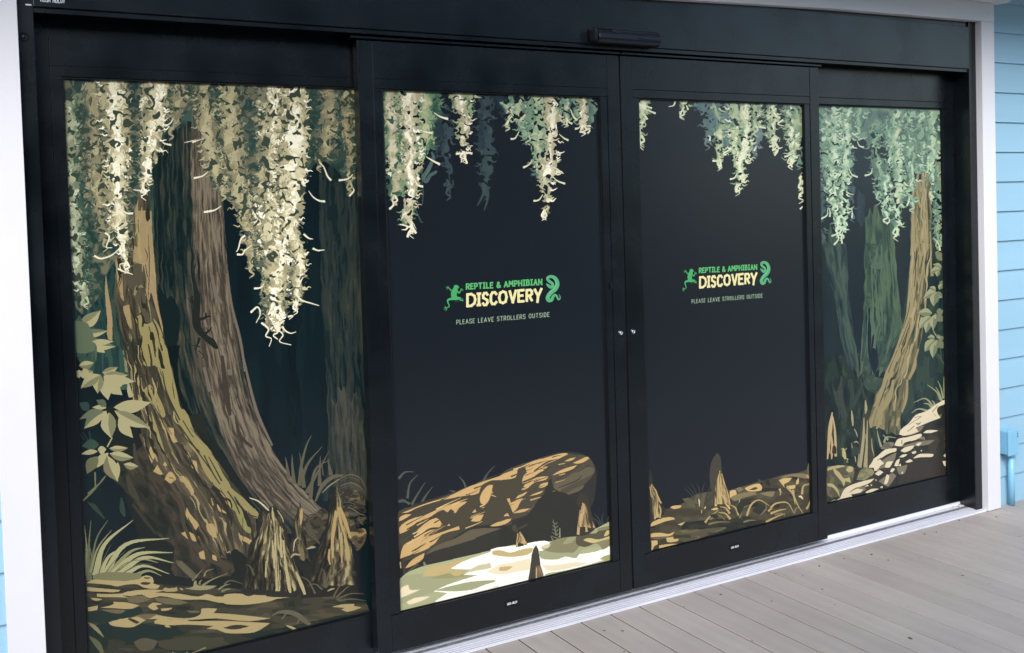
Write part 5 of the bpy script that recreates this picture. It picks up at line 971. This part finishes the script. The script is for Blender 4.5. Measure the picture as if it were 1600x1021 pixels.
# unseen porch roof, added and sized to shade the top of the doorway
M['ceil'] = mat('white_added_porch_ceiling', (.62, .63, .66), rough=.6, noise=.03)
pr = empty('added_porch_roof', (0, 0, 2.78), 'unseen white porch roof, added to shade the top of the doorway', 'roof')
q = MB(); q.box(-5.9, 8.9, -.76, -.042, 2.78, 2.92)
q.build('added_ceiling', M['ceil'], pr)
q = MB(); q.box(-5.9, 8.9, -.81, -.762, 2.74, 3.0); q.build('added_fascia', M['white'], pr)

# unseen closed room, added to stop light leaking past the doors
M['room'] = mat('dim_added_interior', (.05, .05, .055), rough=.8)
q = MB()
for a in ((-3, 3, .162, 3.0, -.40, .0), (-3, 3, .162, 3.0, 2.9, 3.1), (-3.1, -3, .162, 3.0, -.4, 3.1), (3, 3.1, .162, 3.0, -.4, 3.1), (-3.1, 3.1, 3.0, 3.1, -.4, 3.1)): q.box(*a)
o = q.build('added_room_shell', M['room']); tag(o, kind='structure')
q = MB(); q.box(-XT+.01, XT-.001, .0, .1605, -.44, -.002); o = q.build('sill_beam', M['room']); tag(o, kind='structure')

# ------------------------------------------------------------------ door casing
cas = empty('door_casing', (0, YT, 0), 'white painted flat board casing framing the black doorway', 'door trim')
def casing_side(x0, x1, name):
    q = MB(); q.box(x0, x1, YT, -.013, .004, 2.4735, .0015); return q.build(name, M['white'], cas)
casing_side(XT+.0005, XO-.001, 'side_casing'); casing_side(-XO+.012, -XT+.010, 'side_casing')
q = MB()
prof = [(-XO+.012, 2.568), (-XO+.012, 2.412), (-XT, 2.412), (.1, 2.428), (1.13, 2.460), (2.176, 2.4745), (XO-.001, 2.4745), (XO-.001, 2.568)]
q.prism(prof, YT-.001, -.0135, 'y'); q.build('head_casing', M['white'], cas)
q = MB(); q.prism([(-.125, 2.590), (-.125, 2.5705), (-.1, 2.5685), (-.041, 2.5685), (-.041, 2.612)], -XO-.03, XO+.055); q.build('drip_cap', M['white'], cas)

# ------------------------------------------------------------------ fixed frame: jambs and header
fr = empty('entrance_surround', (0, 0, 0), 'dark blue-black aluminium frame with deep header over the four glass panels', 'entrance')
def bx(name, m, par, *a, bev=.0012):
    q = MB(); q.box(*a, bev); return q.build(name, m, par)
j = bx('jamb', M['frame'], fr, XJ, XT-.0005, YF, .14, .0, 2.50)
j = bx('jamb', M['frame'], fr, -XT+.0095, -XJ, YF, .14, .0, 2.50)
q = MB(); q.disc((-2.1507, 2.1476), .0125, YF-.003, YF-.0002, 24); q.build('plug', M['frame'], j, True)
q = MB(); q.box(-2.142, -2.1265, YF-.0012, YF-.0002, 2.2395, 2.2435); q.build('sticker', M['pale'], j)
h = bx('header', M['frame'], fr, -XJ+.0003, XJ-.0003, -.037, .045, ZH, 2.447, bev=.002)
bx('header_cap', M['frame'], h, -XJ+.0003, XJ-.0003, -.027, .045, 2.4475, 2.50)
bx('header_lip', M['frame'], h, -XJ+.0003, XJ-.0003, -.029, -.020, ZH-.016, ZH-.0005, bev=.001)

# small raised lettering on the header
def sign_words(name, text, x0, x1, z, hgt, wd, Y, mt, parent, adv=.62, gap=.22, lift=.0006):
    s = Ras(x0-.01, x1+.01, z-.01, z+hgt+.01, Y-lift, max(wd/4, .00015), None)
    W = [.45 if ch == ' ' else adv for ch in text]; tot = sum(W)+gap*(len(text)-1); pos = 0
    cid = col((200, 205, 210))
    for ch, ww in zip(text, W):
        if ch != ' ':
            a, b = x0+(x1-x0)*pos/tot, x0+(x1-x0)*(pos+ww)/tot
            for st in GL[ch]:
                P = [np.array((a+(b-a)*u, z+hgt*v)) for u, v in st]
                for p0, p1 in zip(P, P[1:]):
                    d = p1-p0; d = d/(np.hypot(*d)+1e-9); n = np.array((-d[1], d[0])); e = wd/2
                    V = np.array([p0-d*e*.6+n*e, p1+d*e*.6+n*e, p1+d*e*.6-n*e, p0-d*e*.6-n*e])
                    px, py = project(V[:, 0], s.Y, V[:, 1]); s.poly(np.stack([px, py], 1), cid)
        pos += ww+gap
    return s.mesh(name, mt, parent)

# print material: colour comes from the ink stored on the faces
M['ink'] = bpy.data.materials.new('printed_vinyl'); M['ink'].use_nodes = True
n = M['ink'].node_tree; b = n.nodes['Principled BSDF']
at = n.nodes.new('ShaderNodeAttribute'); at.attribute_name = 'ink'
hs = n.nodes.new('ShaderNodeTexNoise'); hs.inputs['Scale'].default_value = 2.5; hs.inputs['Detail'].default_value = 5
tc = n.nodes.new('ShaderNodeTexCoord'); n.links.new(tc.outputs['Object'], hs.inputs['Vector'])
mr = n.nodes.new('ShaderNodeMapRange'); mr.inputs['To Min'].default_value = .93; mr.inputs['To Max'].default_value = 1.07; n.links.new(hs.outputs['Fac'], mr.inputs['Value'])
sc = n.nodes.new('ShaderNodeVectorMath'); sc.operation = 'SCALE'; n.links.new(at.outputs['Color'], sc.inputs[0]); n.links.new(mr.outputs[0], sc.inputs['Scale'])
n.links.new(sc.outputs[0], b.inputs['Base Color']); b.inputs['Roughness'].default_value = .27; b.inputs['Specular IOR Level'].default_value = .5
INK = .95
M['glass'] = mat('dark_tinted_glass', (.012, .018, .024), rough=.12, spec=.5)

sign_words('maker_lettering', 'ASSA ABLOY', -2.1015, -2.036, 2.2535, .0165, .0026, -.037, M['ink'], h)

# ------------------------------------------------------------------ fixed side panels and sliding doors
def panel(name, xa, xb, ga, gb, y, zb, zt, gz0, gz1, zr, label, cat, paint, sidelite):
    """xa..xb outer, ga..gb glass opening, gz0..gz1 opening heights, zr top rail seam"""
    t = empty(name, ((xa+xb)/2, y, zb), label, cat)
    F = M['frame']; d = .044; g = .0009
    sw = .0335                                   # glazing bead width inside the stiles
    bx('stile', F, t, xa, ga-sw-g, y, y+d, zb, zt)
    bx('stile', F, t, gb+sw+g, xb, y, y+d, zb, zt)
    ia, ib = ga-sw, gb+sw
    bx('top_rail', F, t, ia, ib, y+.0006, y+d, zr+g, zt)
    bx('transom_rail', F, t, ia, ib, y+.001, y+d, gz1, zr)
    bx('bottom_rail', F, t, ia, ib, y+.0006, y+d, zb, gz0)
    bx('glazing_bead', F, t, ia, ga, y+.0022, y+d, gz0+g, gz1-g, bev=.0018)
    bx('glazing_bead', F, t, gb, ib, y+.0022, y+d, gz0+g, gz1-g, bev=.0018)
    gl = bx('glass_pane', M['glass'], t, ga+.0004, gb-.0004, y+.0175, y+.0235, gz0+.0004, gz1-.0004, bev=0)
    k = MB(); e = .0035
    for a in ((ga+.0006, gb-.0006, y+.006, y+.0165, gz1-.005, gz1-.0006), (ga+.0006, gb-.0006, y+.0125, y+.0165, gz0+.0006, gz0+e),
              (ga+.0006, ga+e, y+.006, y+.0165, gz0+e+.0004, gz1-.0054), (gb-e, gb-.0006, y+.006, y+.0165, gz0+e+.0004, gz1-.0054)): k.box(*a)
    k.build('gasket', M['gasket'], gl)
    s = paint()
    s.mesh('printed_mural', M['ink'], gl, INK)
    return t, gl
panel('side_panel', -XJ+.0005, -1.03, -GX, -1.066, .0573, .036, 2.2365, SZ0, SZ1, 2.0795, 'far left fixed panel printed with cypress trunks, a lizard and long cream moss', 'side panel', paint_left, True)
panel('side_panel', 1.03, XJ-.0005, 1.066, GX, .0573, .036, 2.2365, SZ0, SZ1, 2.0795, 'far right fixed panel printed with green moss, tree trunks and a pale stony bank', 'side panel', paint_right, True)
d1, g1 = panel('sliding_door', -1.1085, -.0042, -1.019, -.0948, 0, .048, 2.2046, GZ0, GZ1, 2.0722, 'left of the two sliding doors, printed with a fallen log on pale water', 'sliding door', paint_door_left, False)
d2, g2 = panel('sliding_door', .0042, 1.1085, .0948, 1.019, 0, .048, 2.2046, GZ0, GZ1, 2.0722, 'right of the two sliding doors, printed with a tall cypress stump and grassy bank', 'sliding door', paint_door_right, False)
for d in (d1, d2): d['group'] = 'pair of sliding doors'
lg = paint_logo().mesh('emblem_lettering', M['ink'], g1, .78)
# same emblem, one door width further right
l2 = lg.copy(); l2.parent = g2; C.objects.link(l2)
l2.location = (lg.location.x + 1.1059-(d2.location.x-d1.location.x), lg.location.y, lg.location.z-.0022)
for d, sx in ((d1, -1), (d2, 1)):
    o = bx('carrier_strip', M['frame'], d, *((-1.135, -.0035) if sx < 0 else (.0035, 1.118)), -.012, .03, 2.2085, 2.2175)
    xl = -.0285 if sx < 0 else .0334
    q = MB(); q.disc((xl, 1.096), .0135, -.0035, .0002, 28); lk = q.build('lock_cylinder', M['plastic'], d, True)
    q = MB(); q.disc((xl, 1.096), .0068, -.0062, -.0036, 28, r2=.0032); q.build('lock_ring', M['silver'], lk, True)
    q = MB(); q.disc((xl, 1.096), .0031, -.0050, -.0036, 20); q.build('keyway', M['gasket'], lk, True)
    xt = -.5895 if sx < 0 else .521
    pl = bx('maker_tag', M['gasket'], d, xt-.004, xt+.056, -.0008, .0004, .104, .131, bev=0)
    sign_words('tag_lettering', 'ASSA ABLOY', xt+.004, xt+.047, .1145, .0075, .0017, -.0008, M['ink'], pl)
q = MB(); q.box(-.0735, -.0655, -.006, .0, 1.275, 1.30, .0012); q.build('finger_pull', M['plastic'], d1)
# sweeps between the meeting stiles
bx('meeting_gasket', M['gasket'], d1, -.0042, -.0004, .006, .040, .05, 2.204, bev=0)
bx('meeting_gasket', M['gasket'], d2, .0004, .0042, .006, .040, .05, 2.204, bev=0)

# motion sensor on the header
sn = empty('motion_sensor', (0, -.037, 2.266), 'slim black motion sensor bar mounted on the header above the doors', 'sensor')
q = MB(); yb = -.0374
prof = [(yb, 2.236), (yb-.034, 2.236), (yb-.046, 2.243), (yb-.050, 2.256), (yb-.047, 2.272), (yb-.036, 2.288), (yb-.018, 2.296), (yb, 2.298)]
q.prism(prof, -.152, .150)
for f in ():
    pass
o = q.build('housing', M['plastic'], sn)
o.modifiers.new('b', 'BEVEL').width = .006; o.modifiers['b'].segments = 3
q = MB(); cur = []
W = 24
for i in range(W+1):       # curved smoked window set in the housing
    t = i/W; xx = -.085+.215*t
    zt_ = 2.2905; zb_ = 2.2825-.026*(1-(1-t)**2.4)
    cur.append((xx, zb_, zt_))
for (xa, za, ta), (xb, zb, tb) in zip(cur, cur[1:]):
    v = [q.bm.verts.new(p) for p in ((xa, yb-.051+(za-2.25)*.25*(za > 2.26), za), (xb, yb-.051+(zb-2.25)*.25*(zb > 2.26), zb), (xb, yb-.0355, tb), (xa, yb-.0355, ta))]
    w_ = [q.bm.verts.new((p.co.x, p.co.y+.010, p.co.z)) for p in v]
    q.bm.faces.new(v); q.bm.faces.new(w_[::-1])
    for i in range(4): q.bm.faces.new((v[i], v[(i+1) % 4], w_[(i+1) % 4], w_[i]))
bmesh.ops.remove_doubles(q.bm, verts=q.bm.verts, dist=1e-5)
q.build('sensor_window', M['lens'], sn)
bx('end_cap', M['plastic'], sn, -.170, -.1525, yb-.044, yb, 2.238, 2.296, bev=.011)

# threshold with ridges
th = empty('door_threshold', (0, 0, 0), 'ribbed silver aluminium threshold running along the foot of the doors', 'threshold')
x0, x1 = -2.166, 2.1765
q = MB()
prof = [(-.0585, .0012), (-.0585, .0030)]
y = -.0575; z = .0080
gf = MB()
for k in range(4):
    prof += [(y, z-.0060), (y+.0005, z+.0012), (y+.0016, z+.0020), (y+.0066, z+.0026), (y+.0072, z-.0060)]
    gf.box(-2.165, 2.175, y+.0073, y+.0114, z-.0059, z+.0012)  # grey strips fill the grooves to paint in their shade
    y += .0115; z += .0018
prof += [(y+.001, .0150), (.006, .0158), (.006, .0015)]
q.prism(prof, x0, x1); rr = q.build('ribbed_ramp', M['alu'], th); gf.build('groove_shade', M['alugrey'], rr)
q = MB(); prof = [(.0065, .0015), (.0065, .0150)]
y = .009
for k in range(3): prof += [(y, .0165), (y+.003, .0165), (y+.0032, .0125), (y+.0058, .0125)]; y += .006
prof += [(.028, .016), (.028, .0015)]
q.prism(prof, x0, x1); q.build('guide_track', M['alugrey'], th)
q = MB(); q.prism([(.0285, .0015), (.0285, .019), (.034, .021), (.052, .021), (.0565, .033), (.101, .034), (.101, .0015)], x0, x1); q.build('rear_sill', M['alu'], th)
rg = random.Random(11); q = MB()
for i in range(46):
    u = rg.random()**2; xx = 2.12-u*.2; yy = rg.uniform(.0, .054); r = rg.uniform(.0012, .0042)
    zz = .0165 if yy < .029 else .0215
    bmesh.ops.create_icosphere(q.bm, subdivisions=1, radius=r, matrix=Matrix.Translation((xx, yy, zz)) @ Matrix.Diagonal((1.6, 1, .5, 1)))
o = q.build('dirt', M['dirt']); tag(o, 'dusty grit swept into the right corner of the threshold', 'dirt', kind='stuff')

# ------------------------------------------------------------------ outlet box with conduit
ub = empty('outlet_box', (2.352, -.04, 0), 'small blue painted outlet box on a vertical pipe beside the white casing', 'electrical box')
q = MB(); q.box(2.318, 2.394, -.084, -.036, .272, .392, .004); q.build('box_body', M['boxpaint'], ub)
q = MB(); q.box(2.314, 2.398, -.092, -.0845, .267, .397, .003); cv = q.build('cover', M['boxpaint'], ub)
q = MB()
for z in (.372, .358): q.box(2.386, 2.391, -.0932, -.0922, z, z+.008)
q.build('slot', M['gasket'], cv)
q = MB(); q.tube([(2.3755, -.062, .271), (2.3755, -.062, .12), (2.3755, -.062, .001)], .0165, 20); q.build('conduit', M['boxpaint'], ub, True)
q = MB(); q.tube([(2.3755, -.062, .271), (2.3755, -.062, .25)], .021, 20); q.build('connector', M['boxpaint'], ub, True)

# small flakes and leaf bits lying on the boards
M['flake'] = mat('dry_leaf_bits', (.10, .075, .05), rough=.9, noise=.3)
rg = random.Random(21); q = MB()
for i in range(70):
    xx = rg.uniform(-1.0, 3.2); yy = -.07-abs(rg.gauss(0, .55)); r = rg.uniform(.0015, .0045)*(1.5 if rg.random() < .1 else 1)
    bmesh.ops.create_icosphere(q.bm, subdivisions=1, radius=r, matrix=Matrix.Translation((xx, yy, .0012)) @ Matrix.Rotation(rg.random()*3, 4, 'Z') @ Matrix.Diagonal((1.8, 1, .35, 1)))
o = q.build('leaf_bits', M['flake']); tag(o, 'scattered dry leaf bits on the grey deck boards', 'debris', kind='stuff')
